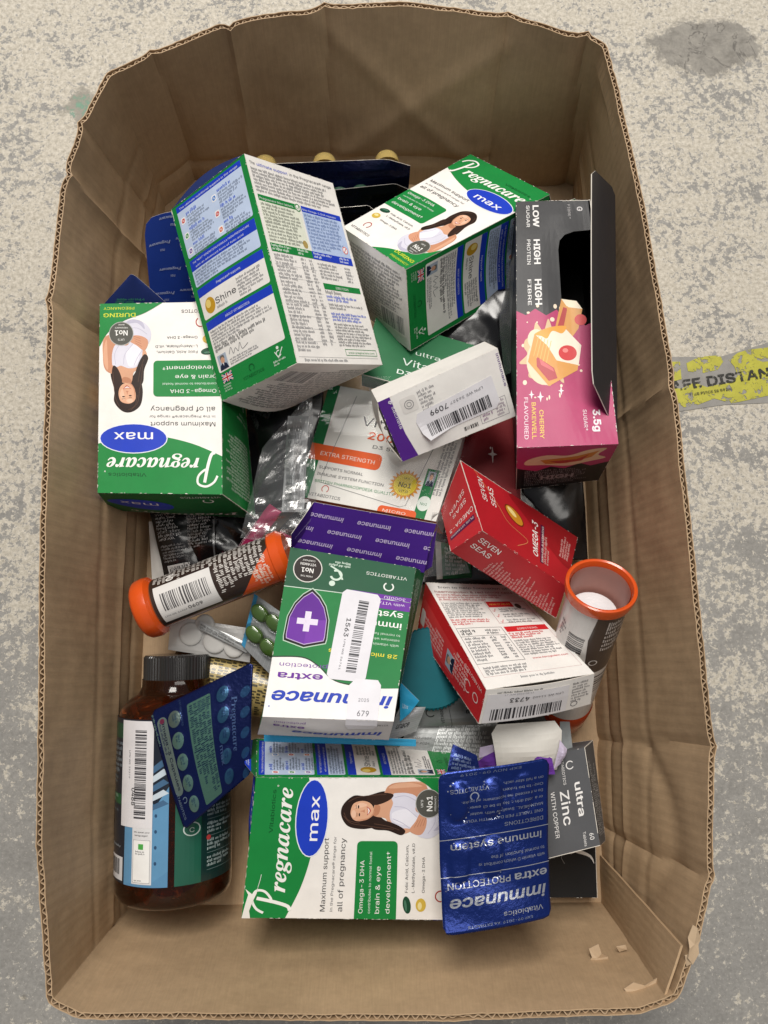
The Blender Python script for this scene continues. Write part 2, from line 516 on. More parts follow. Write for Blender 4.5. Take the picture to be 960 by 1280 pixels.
def lathe(name, fr, prof, mat, parent, n=40, smooth=True, a0=0, a1=360, sharp=False):
    """solid of revolution about the axis fr; prof = [(distance along it, radius)]"""
    a, d, x, y, _ = fr; V, Fc = [], []; full = abs(a1 - a0) >= 360; m = n if full else n + 1
    for t, r in prof:
        for i in range(m):
            q = math.radians(a0 + (a1 - a0) * i / n); V.append(a + d * t + r * (math.cos(q) * x + math.sin(q) * y))
    for j in range(len(prof) - 1):
        for i in range(n):
            k = (i + 1) % m
            Fc.append((j * m + i, j * m + k, (j + 1) * m + k, (j + 1) * m + i))
    o = obj(name, V, Fc, mat, parent, smooth)
    if smooth:
        o.data.set_sharp_from_angle(angle=math.radians(40))
    return o

def cylmap(fr, r, t0, t1, a0, a1):
    """u runs round the axis from a0 to a1 degrees, v along it from t0 to t1"""
    a, d, x, y, _ = fr
    def f(u, v, off):
        q = np.radians(a0 + (a1 - a0) * np.asarray(u))[:, None]; t = (t0 + (t1 - t0) * np.asarray(v))[:, None]; R = r + np.asarray(off)[:, None]
        return a + d * t + R * (np.cos(q) * x + np.sin(q) * y)
    return f

def dome(name, c, ax, up, rx, ry, hz, mat, parent, n=20, m=6, flat=.35, square=2.0):
    """pill-shaped bump on a sheet: ax, up span the sheet, its height runs along their normal"""
    ax = np.asarray(ax, float); ax /= np.linalg.norm(ax); up = np.asarray(up, float); up -= ax * (ax @ up); up /= np.linalg.norm(up); nn = np.cross(ax, up)
    V, Fc = [], []
    for j in range(m + 1):
        t = j / m * math.pi / 2; r = math.cos(t) ** flat if j < m else 0.0; z = math.sin(t)
        for i in range(n):
            q = 2 * math.pi * i / n; cx, sx = math.cos(q), math.sin(q)
            k = (abs(cx) ** square + abs(sx) ** square) ** (-1 / square)
            V.append(c + ax * rx * r * cx * k + up * ry * r * sx * k + nn * hz * z)
    for j in range(m):
        for i in range(n): Fc.append((j * n + i, j * n + (i + 1) % n, (j + 1) * n + (i + 1) % n, (j + 1) * n + i))
    return obj(name, V, Fc, mat, parent, True)
# ------------------------------------------------------------------ the floor
def floor_material():
    t = NT('worn_painted_concrete')
    g = t.n('NewGeometry'); p = g.outputs['Position']
    big = t.noise(3.2, 3, .55, p); mid = t.noise(20, 5, .65, p, .4); fine = t.noise(150, 8, .76, p, .1); spk = t.noise(260, 3, .7, p)
    sx = t.n('SeparateXYZ'); t.l(p, sx.inputs[0])
    def math_(op, a, b):
        x = t.n('Math', operation=op)
        for i, v in ((0, a), (1, b)):
            if isinstance(v, (int, float)): x.inputs[i].default_value = v
            else: t.l(v, x.inputs[i])
        return x.outputs[0]
    # the cream paint is worn away towards the near end of the box
    wear = t.n('MapRange'); t.l(sx.outputs[1], wear.inputs[0]); wear.inputs[1].default_value = -.34; wear.inputs[2].default_value = .30; wear.inputs[3].default_value = -.075; wear.inputs[4].default_value = .028
    f = math_('ADD', math_('MULTIPLY', fine.outputs[0], .62), math_('MULTIPLY', mid.outputs[0], .26))
    f = math_('ADD', f, math_('MULTIPLY', big.outputs[0], .12))
    f = math_('ADD', f, wear.outputs[0])
    m = t.ramp(f, [(.495, (0, 0, 0)), (.503, (1, 1, 1))])
    rimf = t.ramp(f, [(.503, (.8, .8, .8)), (.522, (0, 0, 0))])
    cream = t.ramp(spk.outputs[0], [(.3, lin('9c9588')), (.5, lin('bcb5a7')), (.72, lin('d4cdc0'))])
    grey = t.ramp(mid.outputs[0], [(.3, lin('807e7a')), (.5, lin('8f8d89')), (.7, lin('9a9791'))])
    gs = t.mix(.35, grey.outputs[0], t.ramp(spk.outputs[0], [(.3, lin('77746f')), (.7, lin('b0aca6'))]).outputs[0])
    c = t.mix(m.outputs[0], gs, t.mix(rimf.outputs[0], cream.outputs[0], lin('ddd6c8')))
    sp2 = t.noise(330, 4, .75, p)
    c = t.mix(t.ramp(sp2.outputs[0], [(.60, (0, 0, 0)), (.64, (.4, .4, .4))]).outputs[0], c, lin('dcd6ca'))
    c = t.mix(t.ramp(sp2.outputs[0], [(.34, (.4, .4, .4)), (.38, (0, 0, 0))]).outputs[0], c, lin('74716b'))
    # dark specks and pits
    vo = t.n('TexVoronoi'); vo.inputs['Scale'].default_value = 42; t.l(p, vo.inputs['Vector'])
    pit = t.ramp(vo.outputs['Distance'], [(.05, (1, 1, 1)), (.13, (0, 0, 0))])
    gate = t.ramp(t.noise(9, 2, .5, p).outputs[0], [(.58, (0, 0, 0)), (.64, (1, 1, 1))])
    pf = math_('MULTIPLY', math_('MULTIPLY', pit.outputs[0], gate.outputs[0]), .55)
    c = t.mix(pf, c, lin('6a645a'))
    # spilled green paint
    gx = t.n('VectorMath', operation='DISTANCE'); t.l(p, gx.inputs[0]); q = at(103, 132, 0); gx.inputs[1].default_value = tuple(q)
    wob = math_('ADD', gx.outputs['Value'], math_('MULTIPLY', math_('SUBTRACT', t.noise(70, 4, .7, p).outputs[0], .5), .06))
    c = t.mix(t.ramp(wob, [(.014, (.9, .9, .9)), (.019, (0, 0, 0))]).outputs[0], c, lin('8f8a80'))
    wob2 = math_('ADD', gx.outputs['Value'], math_('MULTIPLY', math_('SUBTRACT', t.noise(150, 4, .7, p).outputs[0], .5), .07))
    c = t.mix(t.ramp(wob2, [(.000, (.85, .85, .85)), (.010, (0, 0, 0))]).outputs[0], c, lin('6f9b84'))
    # smooth grey filler trowelled into the concrete
    fv = t.n('VectorMath', operation='SUBTRACT'); t.l(p, fv.inputs[0]); fv.inputs[1].default_value = tuple(at(882, 60, 0))
    fs = t.n('VectorMath', operation='MULTIPLY'); t.l(fv.outputs[0], fs.inputs[0]); fs.inputs[1].default_value = (.72, 1.25, 1)
    fl = t.n('VectorMath', operation='LENGTH'); t.l(fs.outputs[0], fl.inputs[0])
    fd = math_('ADD', fl.outputs['Value'], math_('MULTIPLY', math_('SUBTRACT', t.noise(24, 8, .75, p, .2).outputs[0], .5), .085))
    fm = t.ramp(fd, [(.036, (1, 1, 1)), (.041, (0, 0, 0))])
    fcol = t.ramp(t.noise(70, 7, .75, p, .3).outputs[0], [(.32, lin('75716a')), (.48, lin('8a867f')), (.7, lin('9f9a91'))])
    ck = t.noise(21, 5, .6, p, 1.2)
    fc2 = t.mix(t.ramp(ck.outputs[0], [(.485, (0, 0, 0)), (.5, (.8, .8, .8)), (.515, (0, 0, 0))]).outputs[0], fcol.outputs[0], lin('575450'))
    c = t.mix(fm.outputs[0], c, fc2)
    t.l(c, t.b.inputs['Base Color'])
    t.set(Roughness=.62, Specular_IOR_Level=.35)
    b1 = t.bump(math_('ADD', m.outputs[0], math_('MULTIPLY', fm.outputs[0], t.noise(70, 7, .75, p, .3).outputs[0])), .35, .0010); t.l(t.bump(spk.outputs[0], .3, .0006, b1), t.b.inputs['Normal'])
    return t.m
floor = obj('floor', [(-3, -3, 0), (3, -3, 0), (3, 3, 0), (-3, 3, 0)], [(0, 1, 2, 3)], floor_material(), kind='structure')

# yellow distance-marking sticker, mostly scraped away
def floor_sticker():
    def mat(name, col, lo, sc):
        t = NT(name); g = t.n('NewGeometry'); p = g.outputs['Position']
        n = t.noise(sc, 6, .72, p, .5)
        m = t.ramp(n.outputs[0], [(lo, (0, 0, 0)), (lo + .03, (1, 1, 1))])
        c = lin(col); t.l(t.ramp(t.noise(120, 3, .6, p).outputs[0], [(.3, tuple(v * .8 for v in c[:3])), (.7, c[:3])]).outputs[0], t.b.inputs['Base Color'])
        t.l(m.outputs[0], t.b.inputs['Alpha']); t.set(Roughness=.5)
        return t.m
    Y, K, G = mat('scraped_yellow_vinyl', 'b9b540', .43, 95), mat('scraped_black_print', '2c2b26', .44, 110), mat('bare_grey_adhesive', '94918c', .30, 60)
    root = thing('floor_sticker', 'scraped yellow distance sticker with worn black letters on the floor right of the box', 'sticker', at(900, 478, 0))
    z = .0006
    def sheet(name, px, m, zz):
        pts = [at(x, y, zz) for x, y in px]
        bm = [tuple(p) for p in pts]; low = [(p[0], p[1], p[2] - .0003) for p in pts]; N = len(bm)
        f = [list(t) for t in tessellate_polygon([[Vector(p) for p in bm]])]
        f = [q if (np.cross(np.array(bm[q[1]]) - bm[q[0]], np.array(bm[q[2]]) - bm[q[0]])[2] > 0) else q[::-1] for q in f]
        obj(name, bm + low, f + [(i, N + i, N + (i + 1) % N, (i + 1) % N) for i in range(N)], m, root)
    sheet('adhesive_residue', [(832, 446), (900, 446), (975, 424), (1040, 410), (1200, 380), (1200, 520), (1040, 500), (975, 503), (905, 506), (850, 514), (838, 508)], G, z)
    for px in ([(858, 454), (872, 447), (885, 445), (900, 444), (904, 452), (897, 462), (880, 466), (860, 464)], [(911, 450), (922, 441), (935, 437), (962, 434), (1010, 425), (1180, 400), (1190, 500), (1010, 492), (962, 494), (935, 500), (915, 504), (893, 498), (872, 506), (855, 509), (846, 502), (838, 494), (836, 484), (852, 486), (868, 478), (884, 484), (896, 481), (915, 478), (922, 470), (918, 458)], [(833, 452), (850, 452), (852, 474), (836, 478)]):
        sheet('vinyl_patch', px, Y, z + .0004)
    a, b, up = at(838, 488, z), at(962, 470, z), at(838, 462, z)
    s = Sheet(np.linalg.norm(b - a) * 1000, 30); wmm = s.w
    s.text('AFE DISTAN', 0, -1, 12.5, '33322c', fit=wmm, bold=.02); s.text('CE', wmm + 3, 0, 11.5, '33322c', bold=.02)
    s.text('THIS PIECE IS 592mm', 16, -8.2, 3.4, '33322c', fit=44, bold=.01)
    d = (b - a) / np.linalg.norm(b - a); nrm = np.array([-d[1], d[0], 0])
    place(s, 'sticker_lettering', lambda u, v, o: a + np.outer(np.asarray(u) * s.w / 1000, d) + np.outer(np.asarray(v) * s.h / 1000, nrm) + np.outer(np.asarray(o) + .0009, (0, 0, 1)), K, root, print_only=True, free=True)
floor_sticker()

# ------------------------------------------------------------------ the cardboard box
def cardboard_material(name, col='b99d7c', flutes=True, k=1.0):
    t = NT(name); u = t.n('UVMap', uv_map='uv'); g = t.n('NewGeometry'); p = g.outputs['Position']
    n1 = t.noise(14, 4, .6, p); n2 = t.noise(180, 4, .7, p)
    mp = t.n('Mapping'); mp.inputs['Scale'].default_value = (900, 40, 1); t.l(u.outputs[0], mp.inputs[0])
    n3 = t.noise(1, 3, .6, mp.outputs[0])
    c = lin(col)
    base = t.ramp(n1.outputs[0], [(.3, tuple(v * .88 for v in c[:3])), (.7, tuple(v * 1.06 for v in c[:3]))]).outputs[0]
    base = t.mix(.35, base, t.ramp(n2.outputs[0], [(.3, tuple(v * .8 for v in c[:3])), (.7, tuple(min(1, v * 1.15) for v in c[:3]))]).outputs[0])
    n5 = t.noise(7, 5, .7, p, .3); base = t.mix(.55, base, t.ramp(n5.outputs[0], [(.35, (.74, .72, .70)), (.5, (1, 1, 1)), (1, (1, 1, 1))]).outputs[0], 'MULTIPLY')
    t.l(t.mix(.5, base, t.ramp(n3.outputs[0], [(.3, (.86, .85, .84)), (.7, (1.1, 1.1, 1.1))]).outputs[0], 'MULTIPLY'), t.b.inputs['Base Color'])
    t.set(Roughness=.6, Specular_IOR_Level=.3)
    nrm = t.bump(n2.outputs[0], .18, .0006)
    if flutes:
        w = t.n('TexWave', wave_type='BANDS', bands_direction='X'); m2 = t.n('Mapping'); m2.inputs['Scale'].default_value = (1, 1, 1); t.l(u.outputs[0], m2.inputs[0])
        w.inputs['Scale'].default_value = 1 / .0072 / 6.2832 * 6.2832 / 6.2832 * 2; w.inputs['Distortion'].default_value = 0.0; w.inputs['Detail Scale'].default_value = 2
        t.l(m2.outputs[0], w.inputs['Vector'])
        nrm = t.bump(w.outputs[1], .10, .0010, nrm)
    t.l(nrm, t.b.inputs['Normal'])
    return t.m
KRAFT, KRAFT_EDGE = cardboard_material('kraft_liner'), cardboard_material('kraft_cut_edge', 'b9a184', False)
FLUTE_M = cardboard_material('kraft_fluting', 'b0977a', False)

BX0, BX1, BY0, BY1, RZ = -.193, .195, -.213, .430, .170
# rim (photo outline at rim height) against the matching foot of the wall
RIM = [((62, 1252), (BX0, BY0)), ((100, 1270), (BX0 + .010, BY0)), ((300, 1271), (-.09, BY0)), ((560, 1272), (.06, BY0)), ((800, 1264), (BX1 - .014, BY0)), ((845, 1246), (BX1, BY0)),
       ((868, 1185), (BX1, -.19)), ((886, 1100), (BX1, -.15)), ((890, 940), (BX1, -.08)), ((866, 700), (BX1, .05)), ((842, 480), (BX1, .17)), ((802, 250), (BX1, .30)), ((768, 104), (BX1, .392)), ((755, 56), (BX1, BY1)), ((738, 50), (BX1 - .012, BY1)),
       ((640, 22), (.11, BY1)), ((505, 4), (.03, BY1)), ((400, 10), (-.03, BY1)), ((280, 29), (-.11, BY1)), ((190, 68), (-.165, BY1)), ((135, 92), (BX0, BY1 - .025)),
       ((106, 150), (BX0, .38)), ((80, 218), (BX0, .335)), ((64, 380), (BX0, .24)), ((53, 700), (BX0, .05)), ((49, 1050), (BX0, -.14))]
def box():
    root = thing('cardboard_box', 'open brown corrugated cardboard box full of supplement packs on the worn floor', 'cardboard box', (0, .1, 0))
    R = [np.array(at(p[0], p[1], RZ)) for p, _ in RIM]; B = [np.array((*b, .006)) for _, b in RIM]
    N = len(R); st = []; acc = 0
    for i in range(N):
        L_ = np.linalg.norm(R[(i + 1) % N] - R[i]); n = max(2, int(L_ / .0034))
        for k in range(n):
            t = k / n
            st.append((i, t, R[i] * (1 - t) + R[(i + 1) % N] * t, B[i] * (1 - t) + B[(i + 1) % N] * t, acc + L_ * t))
        acc += L_
    M = len(st); rp = np.array([s[2] for s in st]); bp = np.array([s[3] for s in st]); U = np.array([s[4] for s in st])
    # soften the outline a little between its corners
    rp2 = rp.copy()
    for _ in range(1): rp2 = .5 * rp2 + .25 * (np.roll(rp2, 1, 0) + np.roll(rp2, -1, 0))
    rp = rp2
    tang = np.roll(rp, -1, 0) - np.roll(rp, 1, 0); tang[:, 2] = 0; tang /= np.linalg.norm(tang, axis=1)[:, None]
    outn = np.stack([tang[:, 1], -tang[:, 0], np.zeros(M)], 1)
    rp = rp - outn * .0020      # the outline is that of the outer liner
    jag = np.array([noise.noise((u * 45, 2.2, 0)) * .0015 + noise.noise((u * 220, 5, 0)) * .0009 for u in U])
    torn = np.zeros(M)
    rows = 44
    creases = [(i, a) for i, a in ((17, .0016), (18, -.002), (19, .0012), (21, .0014), (22, -.002), (23, .001), (14, .0022), (15, .0014), (10, -.001), (8, .001), (7, .0012))]
    def inner(j, r):
        f = r / rows
        P = bp[j] * (1 - f) + (rp[j] + (0, 0, jag[j])) * f
        d = .0
        i, t = st[j][0], st[j][1]
        for ci, a in creases:
            u0 = U[[k for k in range(M) if st[k][0] == ci and st[k][1] == 0][0]] if (ci,) not in _cc else _cc[(ci,)]
            _cc[(ci,)] = u0
            d += a * 2.3 * math.exp(-(abs(U[j] - u0 + .004 * math.sin(f * 3 + ci)) / .0042))
        d += .0006 * noise.noise((P[0] * 9, P[1] * 9, P[2] * 9)) * min(1, 4 * f)
        d += .0004 * noise.noise((P[0] * 60, P[1] * 60, P[2] * 60))
        if i <= 12 and i >= 5 or i >= 20:
            w_ = .004 * math.sin(U[j] * 4)
            d += .0016 * math.exp(-((f - .14 - w_ * .3) / .018) ** 2) - .0014 * math.exp(-((f - .30 - w_ * .3) / .02) ** 2) + .0010 * math.exp(-((f - .52 + w_) / .02) ** 2)
        # a crease line running aslant across the far wall, and one along it low down
        if 15 <= i <= 19:
            d += .0022 * math.exp(-((f - .18) / .03) ** 2)
            d -= .0022 * math.exp(-((f - .22 - (P[0] + .02) * 5) / .07) ** 2) * (1 if P[0] > -.06 else 0)
            d -= .0020 * math.exp(-((f - .20 + (P[0] - .085) * 6) / .07) ** 2) * (1 if P[0] < .12 else 0)
        if i in (6, 7): d += .0022 * math.exp(-((f - .55 - .2 * math.sin(U[j] * 30)) / .08) ** 2)
        return P + outn[j] * d
    _cc = {}
    walls = {'wall': []}
    seg = []; cur = 0
    idx_of = lambda c: [k for k in range(M) if st[k][0] == c and st[k][1] == 0][0]
    cuts = [idx_of(0), idx_of(5), idx_of(13), idx_of(20), M]
    for w_ in range(4):
        js = [j % M for j in range(cuts[w_], cuts[w_ + 1] + 1)]
        V, Fc, UV = [], [], []
        def strip(pf, n):
            b = len(V)
            for c_, j in enumerate(js):
                for r in range(n): V.append(pf(j, r)); UV.append((U[j] + (acc if (j == 0 and c_) else 0), r / n * .17))
            for c_ in range(len(js) - 1):
                for r in range(n - 1):
                    q = b + c_ * n + r; Fc.append((q, q + 1, q + n + 1, q + n))
        dz = np.array([0, 0, 1.0])
        strip(lambda j, r: inner(j, r), rows + 1)
        T1, T2, TK = .0006, .0034, .0040
        strip(lambda j, r: [inner(j, rows), inner(j, rows) + outn[j] * T1, inner(j, rows) + outn[j] * T1 - dz * .02][r], 3)
        wob = lambda j: outn[j] * (.0006 * noise.noise((U[j] * 160, 9, 0)))
        strip(lambda j, r: [inner(j, rows) + outn[j] * T2 - dz * .02, inner(j, rows) + outn[j] * T2 + wob(j) - dz * jag[j] * .6, inner(j, rows) + outn[j] * TK + wob(j) - dz * jag[j] * .6, (bp[j] + outn[j] * TK) * (1, 1, 0) + (0, 0, .001)][r], 4)
        strip(lambda j, r: [inner(j, rows) + outn[j] * T1 - dz * .02, inner(j, rows) + outn[j] * T2 - dz * .02][r], 2)
        wo = obj('wall', V, Fc, KRAFT, root, True, uvs=UV)
        wo.data.set_sharp_from_angle(angle=math.radians(24))
        # fluting: wavy medium between the two liners, seen end on along the cut rim
        V, Fc = [], []; s_ = 0; path = []
        js2 = js[:-1]; L0, L1 = U[js[0]], (U[js[-1]] if js[-1] else acc)
        n = int((L1 - L0) / .0058) * 8
        for q in range(n + 1):
            u = L0 + (L1 - L0) * q / n; x = np.interp(u, np.append(U, acc), np.arange(M + 1)); j = int(x) % M; f = x - int(x); j2 = (j + 1) % M
            P = inner(j, rows) * (1 - f) + inner(j2, rows) * f; o_ = outn[j] * (1 - f) + outn[j2] * f
            ph = q * math.pi * 2 / 8 + 1.1 * noise.noise((u * 40, 0, 7)) + .5 * noise.noise((u * 130, 3, 7)); amp = ((T2 - T1) / 2 - .0002) * (1 - .55 * max(0, noise.noise((u * 22, 8, 1)) * 1.6))
            path.append((P + o_ * ((T1 + T2) / 2 + amp * max(-1, min(1, 1.15 * math.sin(ph)))), o_))
        path_p = np.array([p[0] for p in path]); tg = np.gradient(path_p, axis=0); tg[:, 2] = 0; tg /= np.linalg.norm(tg, axis=1)[:, None] + 1e-9
        nn = np.stack([tg[:, 1], -tg[:, 0], 0 * tg[:, 0]], 1); hw = .00034
        for p, m_ in zip(path_p, nn):
            z0 = -.0010 + .0014 * noise.noise(tuple(p * 90)) + .0007 * noise.noise(tuple(p * 260))
            for sg in (1, -1):
                V.append(p + m_ * hw * sg + (0, 0, z0)); V.append(p + m_ * hw * sg - (0, 0, .019))
        for q in range(len(path_p) - 1):
            b = q * 4; Fc += [(b, b + 2, b + 6, b + 4), (b + 1, b, b + 4, b + 5), (b + 2, b + 3, b + 7, b + 6)]
        UVf = [(0, 0)] * len(V)
        obj('fluting', V, Fc, FLUTE_M, root, kind='stuff', uvs=UVf)
    # bottom, with the gap of its two flaps
    V, Fc, UV = [], [], []
    for (x0, x1) in ((BX0 - .004, .0005), (.0015, BX1 + .004)):
        b = len(V); V += [(x0, BY0 - .004, .006), (x1, BY0 - .004, .006), (x1, BY1 + .004, .006), (x0, BY1 + .004, .006)]; V += [(p[0], p[1], .001) for p in V[b:b + 4]]; UV += [(p[0], p[1]) for p in V[b:b + 8]]
        Fc += [(b, b + 1, b + 2, b + 3)] + [(b + i, b + 4 + i, b + 4 + (i + 1) % 4, b + (i + 1) % 4) for i in range(4)]
    obj('bottom_flap', V, Fc, KRAFT, root, uvs=UV)
    # glued joint strip inside the right wall, at the near corner: stands proud of the wall
    def strip_part(name, quad, th, nrm, mat=KRAFT, n=8):
        q = [np.asarray(p, float) for p in quad]; V, Fc, UV = [], [], []; nrm = np.asarray(nrm, float)
        for s_ in (1, 0):
            for i in range(n + 1):
                for j in range(n + 1):
                    u, v = i / n, j / n; P = q[0] * (1 - u) * (1 - v) + q[1] * u * (1 - v) + q[2] * u * v + q[3] * (1 - u) * v
                    V.append(P + nrm * (th * s_ + .0008 * noise.noise(tuple(P * 50)))); UV.append((u * .05, v * .17))
        m = n + 1; k = m * m
        for i in range(n):
            for j in range(n):
                a = i * m + j; Fc.append((a, a + m, a + m + 1, a + 1)); Fc.append((k + a, k + a + 1, k + a + m + 1, k + a + m))
        for e in ([i * m for i in range(m)], [i * m + n for i in range(m)], list(range(m)), [n * m + j for j in range(m)]):
            for a, b in zip(e, e[1:]): Fc.append((a, b, b + k, a + k))
        return obj(name, V, Fc, mat, root, uvs=UV)
    strip_part('joint_flap', [(BX1 - .0005, BY0 - .004, .008), (BX1 - .0005, -.176, .008), at(860, 1182, RZ - .003) - np.array((.003, 0, 0)), at(830, 1256, RZ - .003)], .0015, (-1, 0, 0))
    # torn paper
    def flake(px, z, tilt, seed, th=.0006):
        r = random.Random(seed); c = np.mean([at(x, y, z) for x, y in px], axis=0); V = []
        top = [np.array(at(x, y, z + tilt * (i % 3) * .0008 + r.uniform(0, .0008))) for i, (x, y) in enumerate(px)]; m = np.mean(top, axis=0) + (0, 0, .0005)
        N = len(top); V = top + [m] + [t - (0, 0, th) for t in top] + [m - (0, 0, th)]
        Fc = [(i, (i + 1) % N, N) for i in range(N)] + [(N + 1 + (i + 1) % N, N + 1 + i, 2 * N + 1) for i in range(N)] + [(i, N + 1 + i, N + 1 + (i + 1) % N, (i + 1) % N) for i in range(N)]
        obj('torn_flake', V, Fc, KRAFT_EDGE, root, uvs=[(0, 0)] * len(V))
    flake([(736, 1186), (748, 1180), (752, 1192), (760, 1196), (758, 1210), (742, 1214), (733, 1206), (740, 1197)], .105, 1.2, 1)
    flake([(770, 1183), (782, 1181), (784, 1187), (774, 1190)], .10, .8, 2)
    flake([(780, 1236), (792, 1228), (806, 1232), (822, 1222), (826, 1234), (818, 1246), (804, 1244), (790, 1250)], .150, 1.0, 3)
    flake([(860, 1172), (866, 1156), (872, 1160), (876, 1174), (873, 1181), (874, 1192), (866, 1206), (860, 1198), (862, 1186)], .171, 1.0, 4)
    flake([(856, 1194), (868, 1192), (866, 1204), (858, 1208)], .169, 1.5, 5)
    return root
box()
# ------------------------------------------------------------------ pregnancy-supplement cartons (four of the same pack)
GRN, GRN2, BLU, LBL, WHT, TXT = '1a843e', '0f6a33', '1f3fc0', 'c3d3ee', 'f1ede8', '4a4a4c'
def woman(s, ox=0, oy=0, m=1):
    """the printed photograph: dark-haired woman in a white top, arms round her belly; y is measured down from the pack top"""
    def Y(pts): return [(ox + x, 147 - (oy + d)) for x, d in pts]
    L = 2
    s.poly(smooth_loop(Y([(77, 62), (70, 61), (63, 66), (61, 76), (62, 86), (60, 96), (64, 97), (68, 90), (74, 84), (80, 86), (84, 96), (86, 90), (83, 78), (83, 69)])), '2b1c17', L)
    s.poly(smooth_loop(Y([(70, 84), (77, 84), (84, 90), (90, 94), (92, 104), (92, 118), (86, 121), (80, 110), (64, 108), (60, 110), (58, 104), (62, 95), (68, 92)])), 'd6a283', L + .3)
    s.poly(smooth_loop(Y([(66, 96), (72, 95), (78, 97), (82, 96), (86, 100), (86, 110), (85, 122), (80, 130), (70, 134), (60, 131), (55, 124), (56, 116), (61, 110), (62, 102)])), 'd9d7e4', L + .6)
    s.poly(smooth_loop(Y([(66, 98), (72, 97), (74, 108), (66, 116), (60, 118), (63, 108)])), 'e9e7f0', L + .8)
    s.poly(smooth_loop(Y([(60, 126), (66, 131), (76, 130), (70, 134), (62, 132)])), 'bdbacd', L + .8)
    s.poly(smooth_loop(Y([(85, 92), (91, 96), (92, 110), (90, 120), (84, 122), (76, 118), (72, 116), (74, 113), (82, 114), (85, 106)])), 'c98f70', L + 1)
    s.poly(smooth_loop(Y([(60, 109), (66, 113), (72, 117), (68, 121), (61, 120), (57, 116)])), 'd3997b', L + 1)
    for k in range(4): s.line(Y([(62 + k * .4, 112.2 + k * 2.1), (67 + k * .5, 115 + k * 1.8)]), .3, 'a96f55', L + 1.2)
    s.poly(smooth_loop(Y([(61, 84), (66, 80), (67, 90), (64, 100), (60, 106), (57, 103), (60, 94)])), '2b1c17', L + 1.1)
    s.poly(smooth_loop(Y([(77, 84), (82, 78), (85, 88), (84, 97), (80, 94)])), '33211a', L + 1.1)
    s.ell(ox + 73, 147 - (oy + 74.5), 6.6, 9.0, 'e0ac8c', L + 1.4, rot=.18)
    s.poly(smooth_loop(Y([(66, 72), (68, 65.5), (74, 63.5), (80, 67), (80.5, 74), (77.5, 69), (72, 67.4), (68, 69)])), '2b1c17', L + 1.7)
    s.poly(smooth_loop(Y([(67, 72), (68.6, 80), (73, 84), (70, 83), (67, 78)])), 'c98f70', L + 1.6); s.poly(smooth_loop(Y([(75, 70), (78.4, 74), (77, 79), (75.4, 75)])), 'ecc0a4', L + 1.6); s.ell(ox + 71, 147 - (oy + 69.6), 2.6, 1.6, 'ecc0a4', L + 1.6)
    s.line(Y([(72, 76.9), (74, 76.9)]), .35, 'b87a5e', L + 1.9); s.poly(smooth_loop(Y([(70, 83.5), (77, 84.5), (76, 88), (71, 87)])), 'bd8263', L + .5)
    for q in ([(70, 62.6), (65, 68), (63.4, 78), (62, 88), (61, 98)], [(72, 62.8), (67, 66), (65, 74)], [(79, 65.5), (82, 72), (83.4, 82), (84, 92)], [(64.6, 84), (63, 94), (60.4, 102)]): s.line(smooth_loop(Y(q), 5, False), .4, '5a4034', L + 2.1)
    for q in ([(68, 97), (65, 104), (61, 110)], [(76, 98), (75, 106), (69, 114)], [(82, 98), (83, 106), (80, 113)], [(58, 122), (66, 127), (76, 126)], [(64, 119), (72, 122), (80, 120)]): s.line(smooth_loop(Y(q), 5, False), .5, 'c2bfd0', L + .9)
    s.poly(smooth_loop(Y([(88, 94), (91, 99), (91.6, 110), (89.4, 118), (88.6, 108)])), 'dca98a', L + 1.1)
    for dx in (-2.6, 2.6):
        s.ell(ox + 73.2 + dx, 147 - (oy + 73.2 - dx * .15), 1.15, .5, '3a2620', L + 2); s.line(Y([(71.9 + dx, 71.6 - dx * .15), (74.4 + dx, 71.5 - dx * .15)]), .35, '4a3026', L + 2)
    s.poly(Y([(72.9, 74), (72.2, 77.2), (73.8, 77.2)]), 'c98b6e', L + 1.8)
    s.poly(smooth_loop(Y([(70.2, 79), (73, 79.4), (76, 78.6), (73.4, 81.6)])), 'b8584e', L + 2); s.poly(smooth_loop(Y([(70.9, 79.4), (73, 79.8), (75.3, 79.1), (73.2, 80.7)])), 'f6efe9', L + 2.3)
